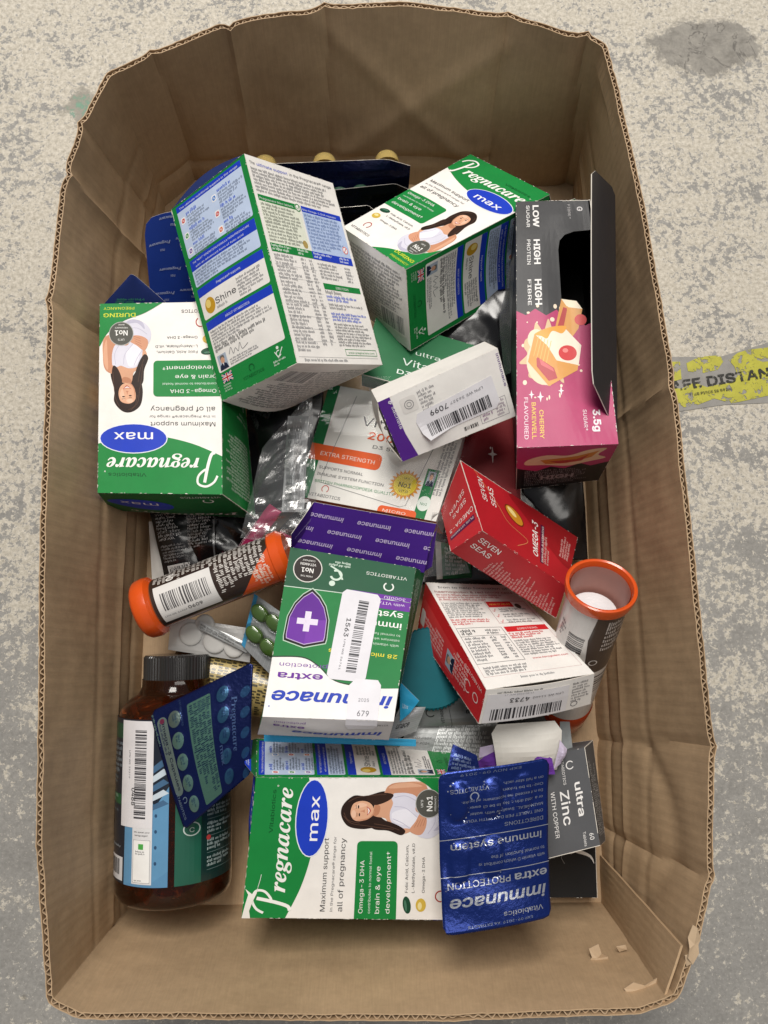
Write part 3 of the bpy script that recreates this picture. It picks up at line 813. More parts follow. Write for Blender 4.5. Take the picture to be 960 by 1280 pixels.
def pm_front():
    s = Sheet(95, 147, WHT, 3)
    s.poly([(0, 147), (95, 147)] + [(x, 147 - d) for x, d in smooth_loop([(95, 37), (84, 39.5), (66, 43), (46, 42.5), (22, 37), (0, 28)], 6, False)], GRN, 1)
    s.ell(68, 147 - 41, 26.2, 11.4, 'e9ecf4', 2); s.ell(68, 147 - 41, 25.4, 10.7, BLU, 3)
    s.text('max', 68, 147 - 45.5, 9.6, 'f6f6f8', fit=30, al='c', bold=.006, L=4)
    s.line(smooth_loop([(13.5, 147 - 8.5), (12.4, 147 - 14), (10.6, 147 - 22), (8.2, 147 - 29), (5.4, 147 - 30.6)], 6, False), 2.3, 'f4f3ee', 4); s.line(smooth_loop([(3.6, 147 - 13.5), (6.5, 147 - 8.6), (12.5, 147 - 5.6), (18.4, 147 - 7.6), (18.2, 147 - 13.2), (13.2, 147 - 17.8), (10.6, 147 - 17.2)], 6, False), 1.6, 'f4f3ee', 4.3)
    s.text(italic('regnacare'), 17.5, 147 - 26.5, 16.6, 'f4f3ee', fit=71, bold=.004, L=4, font='math')
    s.text('®', 89, 147 - 17, 2.2, 'f4f3ee'); s.text('Vitabiotics', 58, 147 - 15, 3.7, '0c4f26', fit=29)
    s.text('Maximum support', 5, 147 - 53.5, 4.6, TXT, fit=50); s.text('in the Pregnacare® range for', 5, 147 - 58.6, 2.6, '77777a', fit=51); s.text('all of pregnancy', 5, 147 - 65, 5.0, TXT, fit=50)
    s.rrect(-3, 147 - 101, 56, 28, 3, GRN, 2); s.rect(-1, 147 - 101, 1, 28, WHT, 0)
    s.text('Omega-3 DHA', 4, 147 - 78.5, 4.0, 'f4f4f0', fit=36); s.text('contributes to normal foetal', 4, 147 - 83.5, 2.4, 'dcefe0', fit=42)
    s.text('brain & eye', 4, 147 - 89.5, 4.2, 'f4f4f0', fit=32); s.text('development†', 4, 147 - 96.5, 4.2, 'f4f4f0', fit=42)
    s.ell(10, 147 - 108, 6, 2.7, '1d4a34', 2, rot=.15); s.ell(9.6, 147 - 107.2, 4, .8, '4b7a62', 3, rot=.15)
    s.ell(10, 147 - 117.5, 4.6, 3.5, 'd6b54a', 2); s.ell(9.4, 147 - 116.8, 2.6, 1.4, 'efe0a0', 3)
    s.text('Folic Acid, Calcium,', 18.5, 147 - 108.5, 2.7, TXT, fit=32); s.text('L-Methylfolate, vit.D', 18.5, 147 - 113, 2.7, TXT, fit=33); s.text('Omega-3 DHA', 18.5, 147 - 120, 2.7, TXT, fit=24)
    s.ring(16, 147 - 131, 3.2, 4.0, 'b03a30', 3, 20, -55, 235); s.text('VITABIOTICS', 4, 147 - 141, 3.4, '3c3c3e', fit=27)
    woman(s)
    s.poly([(95, 0), (95, 147 - 112)] + [(x, 147 - d) for x, d in smooth_loop([(95, 112), (88, 124), (76, 133), (60, 139), (46, 147)], 6, False)], GRN, 4.6)
    s.ell(78, 147 - 122.5, 9.6, 9.6, 'b9b9b4', 5.0); s.ell(78, 147 - 122.5, 9.1, 9.1, '55554f', 5.3)
    s.text("UK'S", 78, 147 - 118.4, 2.3, 'f4f4f0', al='c', L=6); s.text('No1', 78, 147 - 125, 5.6, 'f8f8f4', al='c', L=6, bold=.012); s.text('PREGNANCY', 78, 147 - 127.8, 1.7, 'f4f4f0', al='c', L=6); s.text('BRAND', 78, 147 - 130.2, 1.5, 'f4f4f0', al='c', L=6)
    s.text('DURING', 67, 147 - 139, 4.4, 'd9dd3a', fit=25, L=6, bold=.008); s.text('PREGNANCY', 68, 147 - 144, 3.0, 'd9dd3a', fit=24, L=6)
    return s
def flag(s, x, y, w, h, L=4):
    s.rect(x, y, w, h, '26336e', L)
    for a, b in (((0, 0), (w, h)), ((0, h), (w, 0))): s.line([(x + a[0], y + a[1]), (x + b[0], y + b[1])], h * .2, 'f0eeee', L + .4); s.line([(x + a[0], y + a[1]), (x + b[0], y + b[1])], h * .08, 'c0303a', L + .6)
    s.rect(x + w * .38, y, w * .24, h, 'f0eeee', L + .8); s.rect(x, y + h * .34, w, h * .32, 'f0eeee', L + .8); s.rect(x + w * .43, y, w * .14, h, 'c0303a', L + 1); s.rect(x, y + h * .41, w, h * .18, 'c0303a', L + 1)
def portrait(s, x, y, w, h, L=4):
    s.rect(x, y, w, h, 'a9b4c4', L); s.ell(x + w * .5, y + h * .62, w * .22, h * .24, 'cf9d80', L + .6); s.poly([(x, y), (x + w, y), (x + w * .85, y + h * .32), (x + w * .6, y + h * .42), (x + w * .4, y + h * .42), (x + w * .12, y + h * .3)], '1f2640', L + .5)
    s.poly(smooth_loop([(x + w * .28, y + h * .66), (x + w * .3, y + h * .9), (x + w * .7, y + h * .9), (x + w * .74, y + h * .66), (x + w * .6, y + h * .78), (x + w * .4, y + h * .78)]), '6d6a66', L + .8); s.poly([(x + w * .44, y + h * .42), (x + w * .56, y + h * .42), (x + w * .5, y + h * .2)], 'eeeef2', L + .8)
def pm_side():
    s = Sheet(72, 147, GRN, 4)
    x0, w = 4.5, 63
    # nutrients panel
    s.rrect(x0, 147 - 41, w, 39, 1.5, LBL, 1); s.rect(x0, 147 - 6, w, 4.2, BLU, 2); s.text('The ultimate nutritional support in the range', x0 + 3, 147 - 5, 2.0, 'e8ecf8', fit=w - 6)
    ic = ['d8433a', '2f7fd0', '3f9a4a', 'd8433a', '7a55a8', 'e06a2c']
    for k in range(6):
        cx, cy = x0 + 2 + (k % 2) * 31, 147 - 16 - (k // 2) * 11.5
        s.rrect(cx, cy, 4.4, 4.8, 1, 'f3f3f6', 2); s.ring(cx + 2.2, cy + 2.4, .9, 1.6, ic[k], 3, 12); s.line([(cx + .9, cy + 1), (cx + 3.5, cy + 3.8)], .5, ic[k], 3.4)
        s.micro(cx + 6, cy + 4.2, 22, 2.6, 1, '2f55c8', 3, .1, .6); s.micro(cx + 6, cy - 4.2, 23, 8.4, 4, '6a7488', 3)
    s.rrect(x0, 147 - 63, w, 20, 1.5, LBL, 1); s.rect(x0, 147 - 51, w, 8, BLU, 2)
    s.text('THE "NEXT" GENERATION FORMULA FROM PREGNACARE', x0 + 3, 147 - 46.3, 1.9, 'e4eaf8', fit=w - 8); s.text('with an advanced form of folic acid', x0 + 5, 147 - 49.6, 1.9, 'e4eaf8', fit=w - 16)
    s.micro(x0 + 2, 147 - 62.3, w - 4, 10.5, 5, '5f6b85', 3)
    s.rrect(x0, 147 - 88, w, 23, 1.5, WHT, 1); s.rect(x0, 147 - 71, w, 6, BLU, 2); s.text('Pregnacare® supports', x0 + w / 2, 147 - 69, 2.3, 'e4eaf8', al='c')
    s.ell(x0 + 9, 147 - 80, 5.2, 5.8, 'c99a28', 2); s.ell(x0 + 7.6, 147 - 78.4, 2.6, 3, 'f0d67c', 3); s.text('Shine', x0 + 15, 147 - 82, 6.2, '4a4a4c', fit=20); s.micro(x0 + 15, 147 - 86, 20, 2.6, 1, '8a8a8a'); s.micro(x0 + 37, 147 - 87, 24, 14, 6, '6a6a70')
    s.rrect(x0, 147 - 128, w, 38, 1.5, WHT, 1); s.rect(x0, 147 - 96, w, 6, BLU, 2); s.text('ABOUT VITABIOTICS', x0 + w / 2, 147 - 94, 2.3, 'e4eaf8', al='c')
    s.micro(x0 + 2, 147 - 108, w - 4, 11, 5, '6a6a70'); s.micro(x0 + 2, 147 - 113.4, w - 6, 5, 2, '3c3c40', xh=.62); s.micro(x0 + 13, 147 - 127, 34, 5, 3, '6a6a70')
    s.line(smooth_loop([(x0 + 14, 147 - 119), (x0 + 17, 147 - 115), (x0 + 18, 147 - 120), (x0 + 21, 147 - 117), (x0 + 23, 147 - 120), (x0 + 26, 147 - 115), (x0 + 27, 147 - 120), (x0 + 33, 147 - 118)], 5, False), .35, '4a4a55')
    portrait(s, x0 + 2, 147 - 127, 9, 11)
    flag(s, x0 + 1.5, 147 - 136, 10, 6); s.text('DESIGNED', x0 + 1, 147 - 138.4, 1.5, 'e6efe6'); s.text('& TESTED', x0 + 1, 147 - 140.4, 1.5, 'e6efe6'); s.text('IN THE UK', x0 + 1, 147 - 142.4, 1.5, 'e6efe6')
    s.text('VITABIOTICS', x0 + 20, 147 - 141, 3, '0d5a2a', fit=20); s.ring(x0 + 30, 147 - 135, 2, 2.6, '0d5a2a', 3, 16, -55, 235)
    s.ring(x0 + 55, 147 - 135, 1.6, 2.3, 'e6efe6', 3, 16, 60, 330); s.ell(x0 + 55, 147 - 131, 1.1, 1.1, 'e6efe6', 3); s.line([(x0 + 52, 147 - 133), (x0 + 54, 147 - 138), (x0 + 59, 147 - 132)], .7, 'e6efe6'); s.micro(x0 + 49, 147 - 142.5, 13, 4, 2, 'd8e8da')
    return s
def pm_back():
    s = Sheet(95, 147, WHT, 5)
    s.text('The', 3, 147 - 6, 3.0, '55555a'); s.text('ultimate support', 10, 147 - 6, 3.0, '2a48c0', fit=31); s.text('in the Pregnacare® range', 43, 147 - 6, 3.0, '55555a', fit=47)
    s.micro(3, 147 - 26, 88, 18, 7, '77777a', rag=.15)
    s.rect(3, 147 - 32, 42, 4.4, GRN, 2); s.text('Pregnacare Max tablets', 4, 147 - 31, 2.2, 'e8f2e8', fit=34); s.ell(43, 147 - 30, 3.1, 3.1, 'f1ede8', 3); s.ring(43, 147 - 30, 2.2, 3, GRN, 4, 16); s.line([(41.6, 147 - 30), (42.8, 147 - 31.2), (44.6, 147 - 28.4)], .5, GRN, 5)
    s.rect(3, 147 - 62, 42, 30, 'e9ecdb', 1); s.micro(4, 147 - 61, 39, 28, 11, '6c6f68'); s.ell(41, 147 - 58, 2.6, 3, 'b39a5a', 3)
    s.rect(47, 147 - 32, 45, 4.4, BLU, 2); s.text('Max Omega-3 DHA capsules', 48, 147 - 31, 2.1, 'e4eaf8', fit=38); s.rect(47, 147 - 62, 45, 30, 'b9cbec', 1); s.micro(48.5, 147 - 60, 40, 27, 10, '6177a8'); s.ell(87, 147 - 56, 3.2, 3.2, 'f3f3f6', 3); s.ring(87, 147 - 56, 2.4, 3, 'd8433a', 4, 16); s.line([(85.2, 147 - 58), (88.8, 147 - 54)], .6, 'd8433a', 4.5)
    s.rect(3, 147 - 68, 43, 6, GRN, 2); s.micro(4, 147 - 67.4, 22, 5, 2, 'dfeee0'); s.micro(30, 147 - 67.4, 13, 5, 2, 'dfeee0'); s.rect(46, 147 - 68, 46, 6, BLU, 2); s.micro(47.5, 147 - 67.4, 24, 5, 2, 'dfe6f6'); s.micro(77, 147 - 67.4, 13, 5, 2, 'dfe6f6')
    s.micro(4, 147 - 139, 25, 70, 26, '808084', rag=.5); s.micro(31, 147 - 134, 6.5, 65, 24, '808084', rag=.3); s.micro(40, 147 - 134, 4.5, 65, 24, '808084', rag=.3)
    for k in range(7): s.rect(3, 147 - 77 - k * 9, 43, .18, 'b8b8ba', 2)
    s.micro(49, 147 - 83, 26, 13, 5, '808084'); s.micro(80, 147 - 83, 9, 13, 5, '808084')
    s.rect(49, 147 - 90.5, 43, 4.6, GRN, 2); s.text('DIRECTIONS', 70, 147 - 89.4, 2.5, 'eef4ee', al='c')
    s.micro(49, 147 - 94.5, 43, 3.4, 1, '808084'); s.micro(49, 147 - 100, 42, 5, 2, '3558c8', xh=.6); s.micro(49, 147 - 106, 42, 5, 2, '808084'); s.micro(49, 147 - 115, 42, 7, 3, '3558c8', xh=.55); s.micro(49, 147 - 134, 42, 18, 8, '77777a')
    s.frame(54, 147 - 140.5, 37, 4.8, .35, GRN, 3); s.text('www.pregnacare.com', 57, 147 - 139, 2.1, '2a8a48', fit=31); s.rect(3, 147 - 142.5, 88, .2, '909092', 2); s.micro(8, 147 - 146, 80, 2.6, 1, '808084')
    return s
def pm_left():
    s = Sheet(72, 147, GRN, 6)
    s.rect(8, 20, 60, 75, '177a38', 1); s.micro(12, 95, 54, 44, 17, 'cfe4d0')
    s.text('BREAST-FEEDING', 10, 78, 2.2, 'e6f0e6', fit=30); s.text('AT A GLANCE', 10, 74, 2.2, 'e6f0e6', fit=24)
    for k in range(3): s.ring(16 + k * 16, 64, 2.6, 3.6, 'dcebdc', 3, 16); s.rect(15.4 + k * 16, 60.5, 1.2, 7, 'dcebdc', 3)
    s.text('After your baby arrives,', 8, 52, 3, 'd9dd3a', fit=50); s.text('switch to the next pack', 8, 47, 3, 'd9dd3a', fit=46)
    s.ell(16, 36, 3.4, 5, 'd6b54a', 3); s.text('Shine', 22, 34, 4, 'e6f0e6'); s.text('VITABIOTICS', 8, 24, 3, 'eef4ee', fit=26); s.rrect(8, 3, 70, 18, 4, BLU, 3); s.micro(13, 6, 52, 12, 3, 'b8c8ee', L=4, xh=.6)
    return s
def pm_top():
    s = Sheet(95, 72, GRN2, 7)
    s.ring(16, 15, 3, 4, 'f0f0ea', 3, 20, -55, 235); s.text('VITABIOTICS', 4, 5, 4.2, 'f0f0ea', fit=30)
    s.ell(68, 26, 24, 13, BLU, 2); s.text('max', 68, 19, 9, 'f4f4f8', fit=28, al='c'); s.text(italic('Pregnacare'), 6, 50, 13, 'f4f3ee', fit=74, font='math')
    return s
def pm_bottom(barcode=True):
    s = Sheet(95, 72, WHT, 8)
    s.micro(5, 8, 84, 58, 20, '8a8a8c', rag=.12)
    if barcode: s.rect(58, 10, 33, 20, WHT, 3.5); s.bars(60, 12, 29, 16, '77777a', 4, .35)
    return s
ART = {'front': pm_front, 'right': pm_side, 'back': pm_back, 'left': pm_left, 'top': pm_top, 'bottom': pm_bottom}
PGRP = 'pregnancy supplement cartons in the box'
NAVY = '1b2a66'
HX = {'D': [[0.0566, -0.1776, 0.0387], [0.0676, -0.1925, 0.106], [-0.0891, -0.1716, 0.0527], [-0.0849, -0.1853, 0.12], [0.0641, -0.0827, 0.058], [0.0657, -0.0941, 0.1253], [-0.0845, -0.074, 0.0719], [-0.075, -0.0912, 0.1392]], 'C': [[-0.1112, 0.2535, 0.0541], [-0.1133, 0.2551, 0.1244], [-0.0918, 0.0979, 0.058], [-0.1062, 0.1044, 0.1283], [-0.2049, 0.2498, 0.0547], [-0.2046, 0.252, 0.1251], [-0.2086, 0.104, 0.0587], [-0.1961, 0.1051, 0.129]], 'B': [[-0.0187, 0.2944, 0.0418], [-0.0217, 0.3276, 0.107], [0.0973, 0.3777, 0.0104], [0.0873, 0.4149, 0.0757], [0.0339, 0.233, 0.082], [0.027, 0.2712, 0.1472], [0.1516, 0.3172, 0.0506], [0.1446, 0.3529, 0.1158]], 'A': [[0.0103, 0.2067, 0.1212], [-0.0498, 0.1965, 0.0693], [-0.0282, 0.3455, 0.1392], [-0.0879, 0.336, 0.0874], [-0.0474, 0.1813, 0.1916], [-0.1064, 0.1715, 0.1397], [-0.0841, 0.3214, 0.2096], [-0.1452, 0.311, 0.1578]], 'E': [[0.1191, 0.1198, 0.0727], [0.1042, 0.1332, 0.1562], [0.1227, 0.3248, 0.0455], [0.1146, 0.3382, 0.129], [0.1836, 0.1261, 0.0821], [0.1731, 0.134, 0.1655], [0.1863, 0.325, 0.0549], [0.1702, 0.3345, 0.1384]], 'G': [[0.0201, 0.1459, 0.1006], [0.025, 0.1302, 0.1254], [0.0016, 0.184, 0.1295], [0.0062, 0.1664, 0.1543], [0.1046, 0.1815, 0.1079], [0.1089, 0.1635, 0.1327], [0.0861, 0.2196, 0.1368], [0.0914, 0.2048, 0.1616]], 'H': [[0.0588, 0.0627, 0.1336], [0.0791, 0.075, 0.1531], [0.0561, 0.0991, 0.0935], [0.0693, 0.1346, 0.113], [0.1429, 0.0162, 0.0926], [0.1468, 0.0392, 0.1121], [0.1352, 0.0653, 0.0525], [0.1677, 0.081, 0.072]], 'I': [[0.0718, -0.0537, 0.167], [0.0746, -0.0308, 0.186], [0.0374, 0.006, 0.0843], [0.0431, 0.0426, 0.1032], [0.1521, -0.0431, 0.1432], [0.1503, -0.022, 0.1622], [0.1143, 0.0206, 0.0604], [0.1125, 0.042, 0.0794]], 'K': [[0.0427, 0.0501, 0.1005], [0.0345, 0.0514, 0.1253], [0.0142, -0.0663, 0.145], [0.0167, -0.0518, 0.1699], [-0.0538, 0.0552, 0.0904], [-0.0574, 0.0675, 0.1153], [-0.0752, -0.0637, 0.135], [-0.069, -0.0496, 0.1598]], 'V': [[0.1221, -0.1579, 0.049], [0.1062, -0.165, 0.0827], [0.1128, -0.0887, 0.0429], [0.1032, -0.0943, 0.0767], [0.1793, -0.1485, 0.0722], [0.1652, -0.144, 0.106], [0.1746, -0.0765, 0.0661], [0.1589, -0.0774, 0.0999]], 'F': [[-0.0483, 0.1066, 0.0655], [-0.0554, 0.1098, 0.0945], [-0.0238, 0.1971, 0.058], [-0.0315, 0.2028, 0.087], [0.0571, 0.0804, 0.095], [0.0495, 0.0856, 0.124], [0.0817, 0.1709, 0.0875], [0.0786, 0.1732, 0.1165]]}

def bent(root, name, sheet, edge0, edge1, bulge, mat=None, back='e8e2d8', grid=(14, 8), outline=None, thick=.0004):
    """a flap from the hinge line edge0 (two points) to the free edge edge1 (two points), curved by bulge"""
    a0, b0, a1, b1 = [np.asarray(p, float) for p in (*edge0, *edge1)]; bu = np.asarray(bulge, float)
    def f(u, v, off):
        u = np.asarray(u)[:, None]; v = np.asarray(v)[:, None]; off = np.asarray(off)[:, None]
        P = (a0 * (1 - u) + b0 * u) * (1 - v) + (a1 * (1 - u) + b1 * u) * v + bu * np.sin(np.pi * np.clip(u, 0, 1)) * v
        n = np.cross(b0 - a0, a1 - a0); n /= np.linalg.norm(n)
        return P + n * off
    return place(sheet, name, f, mat or CARD, root, grid, outline=outline, back=back, thick=thick), f

# A: standing on end, back and side towards us
rA, pA, PA = carton('supplement_carton', 'tall carton showing its fine-print back and blue panelled side, on top of the pile', 'carton', HX['A'], ART, WHT,
    bow={'bottom': .010, 'front': .002, 'left': .002, 'right': .002}, edge={'bottom': (1, 'v')}, skip=('top',), scale=1.02, group=PGRP, seed=1, back=NAVY)
s = Sheet(72, 20, NAVY, 9); s.ell(40, 8, 15, 4.5, '2c5a48', 1); s.micro(12, 2, 40, 4, 1, '4a5a8a')
bent(rA, 'end_flap', s, (PA[7], PA[6]), (PA[7] + (PA[6] - PA[7]) * .04, PA[7] + (PA[6] - PA[7]) * .97), np.array((-.0015, .0055, .001)), back='2b3a70', outline=[(0, 0), (72, 0), (72, 19), (64, 20), (10, 20), (0, 18)])
# B: lying on its back, open end away
rB, pB, PB = carton('supplement_carton', 'green and white carton with a woman on its front, right beside the bar box', 'carton', HX['B'], ART, WHT,
    bow={'bottom': .004, 'right': -.004, 'front': .001}, skip=('top',), group=PGRP, seed=2, back=NAVY)
y_ = (PB[7] - PB[5]); y_ /= np.linalg.norm(y_); z_ = (PB[7] - PB[6]); z_ /= np.linalg.norm(z_)
bent(rB, 'end_flap', Sheet(95, 30, GRN2, 2), (PB[3], PB[7]), (PB[3] * .95 + PB[7] * .05 + y_ * .010 - z_ * .030, PB[7] + y_ * .012 - z_ * .030), y_ * .004, back=NAVY)
bent(rB, 'dust_flap', Sheet(60, 30, GRN, 2), (PB[7] - z_ * .012, PB[6]), (PB[7] - z_ * .010 + y_ * .028 + (PB[7] - PB[3]) * .02, PB[6] + y_ * .03 + (PB[7] - PB[3]) * .1), y_ * .002, back='2a9a50', outline=[(0, 0), (60, 0), (56, 24), (4, 30)])
# C: front up, upside down, flap open
rC, pC, PC = carton('supplement_carton', 'upside-down green and white carton against the left wall, navy-lined end flaps open', 'carton', HX['C'], ART, WHT,
    bow={'top': .004, 'left': .002, 'right': .002}, skip=('bottom',), group=PGRP, seed=3, back=NAVY, wear=.45)
s = Sheet(95, 90, NAVY, 10)
s.bg = '22409a'
for k, (x, y, r_) in enumerate(((8, 10, 0), (50, 12, 0), (20, 34, 0), (62, 36, 0), (6, 60, 0), (48, 62, 0), (24, 82, 0), (66, 80, 0))):
    s.text(italic('Pregnacare'), x + 34, y + 5, 4.6, 'b9c4e6', fit=34, rot=180, font='math'); s.text('max', x + 24, y - 2, 4, 'b9c4e6', rot=180)
bent(rC, 'end_flap', s, (at(186, 384, .066), at(262, 380, .066)), (at(180, 276, .120), at(258, 272, .128)), np.array((0, .004, .004)), back='1c2f78', outline=[(4, 0), (95, 0), (95, 90), (12, 90), (3, 86), (0, 76)])
s = Sheet(60, 40, '1a2a60', 11); s.micro(10, 5, 34, 6, 2, '2f7a5a', xh=.6)
bent(rC, 'dust_flap', s, (PC[5] + (0, -.002, -.002), at(214, 384, .118)), (at(163, 343, .136), at(172, 347, .134)), np.array((0, 0, .002)), back='e9e6e0')
# D: nearest, lying on its back, title to the left
def pm_front_d():
    return pm_front()
rD, pD, PD_ = carton('supplement_carton', 'green and white carton with a woman, sideways under the bright blue blister pack', 'carton', HX['D'], ART, WHT,
    bow={'front': .0015, 'right': .001, 'top': .001}, skip=('top',), group=PGRP, seed=4, back=BLU, wear=.5)
s = Sheet(72, 24, '1f7a3d', 12); s.rect(0, 0, 72, 9, BLU, 1); s.text('max', 20, 2, 5, 'd4dcf4', fit=18); s.text('Pregnacare', 4, 12, 5, 'e8f0e8', fit=40)
def topD():
    q = [PD_[3], PD_[7], PD_[6], PD_[2]]
    m = patch(q, 0, 5, .0015)
    s = pm_top(); s.ell(60, 50, 30, 16, BLU, 2.2); s.micro(20, 46, 34, 10, 2, 'c8d4f0', xh=.6)
    # crushed tear with white card fibre at the near left corner
    s.poly([(2, 72), (20, 72), (17, 66), (12, 60), (9, 52), (6, 60), (3, 66)], 'efece4', 5)
    place(s, 'end_panel', m, CARD, rD, (10, 8), back=BLU)
topD()
s = Sheet(70, 24, '17602f', 15); s.rect(0, 10, 70, 14, BLU, 1); s.micro(8, 13, 50, 8, 2, 'c8d4f0', xh=.6)
bent(rD, 'dust_flap', s, (PD_[7], PD_[6]), (at(306, 955, .112), at(309, 927, .078)), np.array((-.001, 0, .001)), back='1c3170')
wt = Sheet(95, 147, GRN, 13)
fm = pD['front_map']
tear = Sheet(95, 147, WHT, 14)
tear.poly([(0, 147), (0, 141.5), (5, 142.6), (11, 141), (17, 138.8), (21, 138.2), (16, 141.2), (20, 146.5), (16, 144.2), (9, 145.6)], 'efece4', 7)
tear.line([(21, 138.4), (27, 137.2), (30, 136.9)], .35, 'e5efe5', 7)
place(tear, 'torn_edge', lambda u, v, o: fm(u, v, np.asarray(o) + .0002), CARD, rD, (10, 10), print_only=True)
# ------------------------------------------------------------------ other cartons
# E: bar box, black running to pink, with a cut-out and its torn-up lid
def bar_front():
    s = Sheet(64, 204, '2b2b2e', 21)
    s.poly([(0, 0), (64, 0), (64, 96)] + [(x, y) for x, y in ((58, 98), (50, 94), (44, 104), (36, 99), (30, 108), (22, 103), (14, 109), (7, 104), (0, 108))], 'b42e66', 1)
    s.r.seed(5)
    for k in range(26):
        a = s.r.random() * 6.28; d_ = 20 + s.r.random() * 14
        s.ell(22 + math.cos(a) * d_ * .75, 74 + math.sin(a) * d_ * 1.15, .5 + s.r.random() * 1.2, .5 + s.r.random() * 1.5, 'f1dcc4', 2)
    pts = []
    for k in range(26):
        a = k / 26 * 6.283; r_ = (.94 if k % 2 else 1.10) * (1 + .16 * math.sin(k * 2.3 + 1)); pts.append((21 + math.cos(a) * 15.5 * r_, 72 + math.sin(a) * 23 * r_))
    s.poly(smooth_loop(pts, 4), 'd8bb90', 2); s.ell(20, 66, 13, 19, 'e9d6b6', 2.3); s.ell(14, 84, 6, 8, 'ead9bd', 2.4)
    # back slice
    s.poly([(27, 88), (34, 117), (45, 115), (49, 108), (45, 92), (38, 82)], 'd89a4e', 3); s.poly([(34, 117), (45, 115), (49, 108), (38, 110)], 'f1e3c8', 3.4); s.poly([(30, 94), (35, 110), (38, 109), (34, 92)], 'b5403e', 3.4); s.ell(47, 99, 4.4, 4.6, 'd2373a', 3.8)
    # front slice of cake
    s.poly([(8, 66), (13, 88), (34, 94), (46, 78), (42, 58), (22, 46)], 'dc9a44', 4); s.poly([(13, 88), (34, 94), (46, 78), (43, 62), (28, 66), (22, 78)], 'f3e6d2', 4.5)
    s.poly(smooth_loop([(13, 88), (24, 93), (36, 94), (33, 88), (26, 90), (22, 84), (18, 86)]), 'e8a23c', 5)
    for k in range(5): s.line([(12 + k * 2.2, 70 - k * 1.4), (16 + k * 2.2, 86 - k)], .5, 'f0bd6a', 5)
    s.poly([(14, 70), (26, 60), (28, 52), (22, 50), (14, 62)], 'b83a44', 5); s.poly([(16, 68), (25, 60), (26, 57), (17, 63)], 'd8656a', 5.4)
    s.ell(36, 72, 6.4, 6.2, 'd22f35', 5.5); s.ell(34.5, 74, 2, 1.8, 'ef8a86', 6)
    for (x, y, r_) in ((10, 40, 2), (16, 38, 2.4), (30, 42, 2)): s.poly([(x, y + r_ * 1.8), (x + r_ * .3, y + r_ * .3), (x + r_, y), (x + r_ * .3, y - r_ * .3), (x, y - r_ * 1.8), (x - r_ * .3, y - r_ * .3), (x - r_, y), (x - r_ * .3, y + r_ * .3)], 'f6e6ea', 6)
    W_ = 'e6e4e2'
    for t, y, h_, f_ in (('LOW', 200, 6.6, 20), ('HIGH', 169, 6.6, 22), ('HIGH', 134, 6.6, 22)): s.text(t, 14.5, y, h_, W_, fit=f_, rot=-90, bold=.028)
    for t, y, f_ in (('SUGAR', 200, 20), ('PROTEIN', 169, 22), ('FIBRE', 134, 22)): s.text(t, 8.8, y, 3.8, W_, fit=f_, rot=-90, bold=.008)
    s.text('CHERRY', 15, 28, 3.8, 'e6c254', fit=22, rot=-90, bold=.014); s.text('BAKEWELL', 10, 34, 3.8, 'e6c254', fit=28, rot=-90, bold=.014); s.text('FLAVOURED', 5, 38, 3.6, 'ecd3dc', fit=32, rot=-90, bold=.01)
    s.text('3.5g', 50, 27, 6.2, 'f0e6ea', fit=17, rot=-90, bold=.03); s.text('SUGAR*', 43.5, 27, 3.4, 'f0e6ea', fit=16, rot=-90)
    s.text('G', 52, 198, 6, 'c9c6c6', rot=-90, bold=.03); s.text('FIBRE*', 44, 200, 3, 'b8b5b5', fit=13, rot=-90)
    return s
def bar_bottom():
    s = Sheet(64, 85, '1d1c1f', 22)
    s.poly([(0, 85), (64, 85), (64, 48)] + [(x, y) for x, y in ((52, 42), (44, 50), (34, 40), (24, 46), (14, 38), (0, 46))], 'b73a70', 1)
    s.poly(smooth_loop([(8, 62), (20, 70), (34, 68), (46, 76), (58, 78), (54, 66), (60, 58), (48, 52), (36, 46), (20, 50), (6, 52)], 4), 'e8cfa8', 2); s.poly([(16, 60), (40, 66), (54, 74), (50, 62), (34, 52), (20, 52)], 'cf8a3c', 3); s.poly([(22, 57), (40, 60), (48, 68), (44, 56), (30, 52)], 'b8423a', 4)
    s.text('HIGH', 30, 18, 12, '9c9a9c', fit=24, al='c', bold=.03); s.micro(6, 6, 50, 34, 9, '7d7b7e', xh=.55)
    return s
EW, EH = 64, 204
rE, pE, PE = carton('bar_box', 'black and pink cake bar box with a cut-out front along the right wall', 'bar box', HX['E'], {'front': bar_front, 'bottom': bar_bottom}, '1c1c1f', mat=GLOSSCARD,
    outline={'front': [(0, 0), (EW, 0), (EW, 6), (58, 10), (53, 24), (41, 27), (36, 33), (34, 42), (34, 160), (35.5, 168), (40, 173), (48, 176), (EW - 2, 177), (EW - 2, EH), (0, EH)]}, back='0e0e10', wear=.55, dent=.0006, seed=21, bow={'left': .002})
s = Sheet(180, 40, '2d2c2f', 23)
a0, a1 = at(772, 545, .150), at(769, 238, .152)
b0, b1 = at(756, 520, .176), at(738, 197, .186)
s.line([(70, 14), (74, 30), (78, 12), (82, 28), (90, 16)], .3, '3c3b3f', 2)
bent(rE, 'torn_lid', s, (a0, a1), (at(741, 498, .182), at(740, 205, .190)), np.array((-.001, 0, .002)), mat=GLOSSCARD, back='262629', outline=[(0, 0), (176, 0), (180, 6), (178, 34), (172, 40), (20, 40), (12, 38)], thick=.0007)
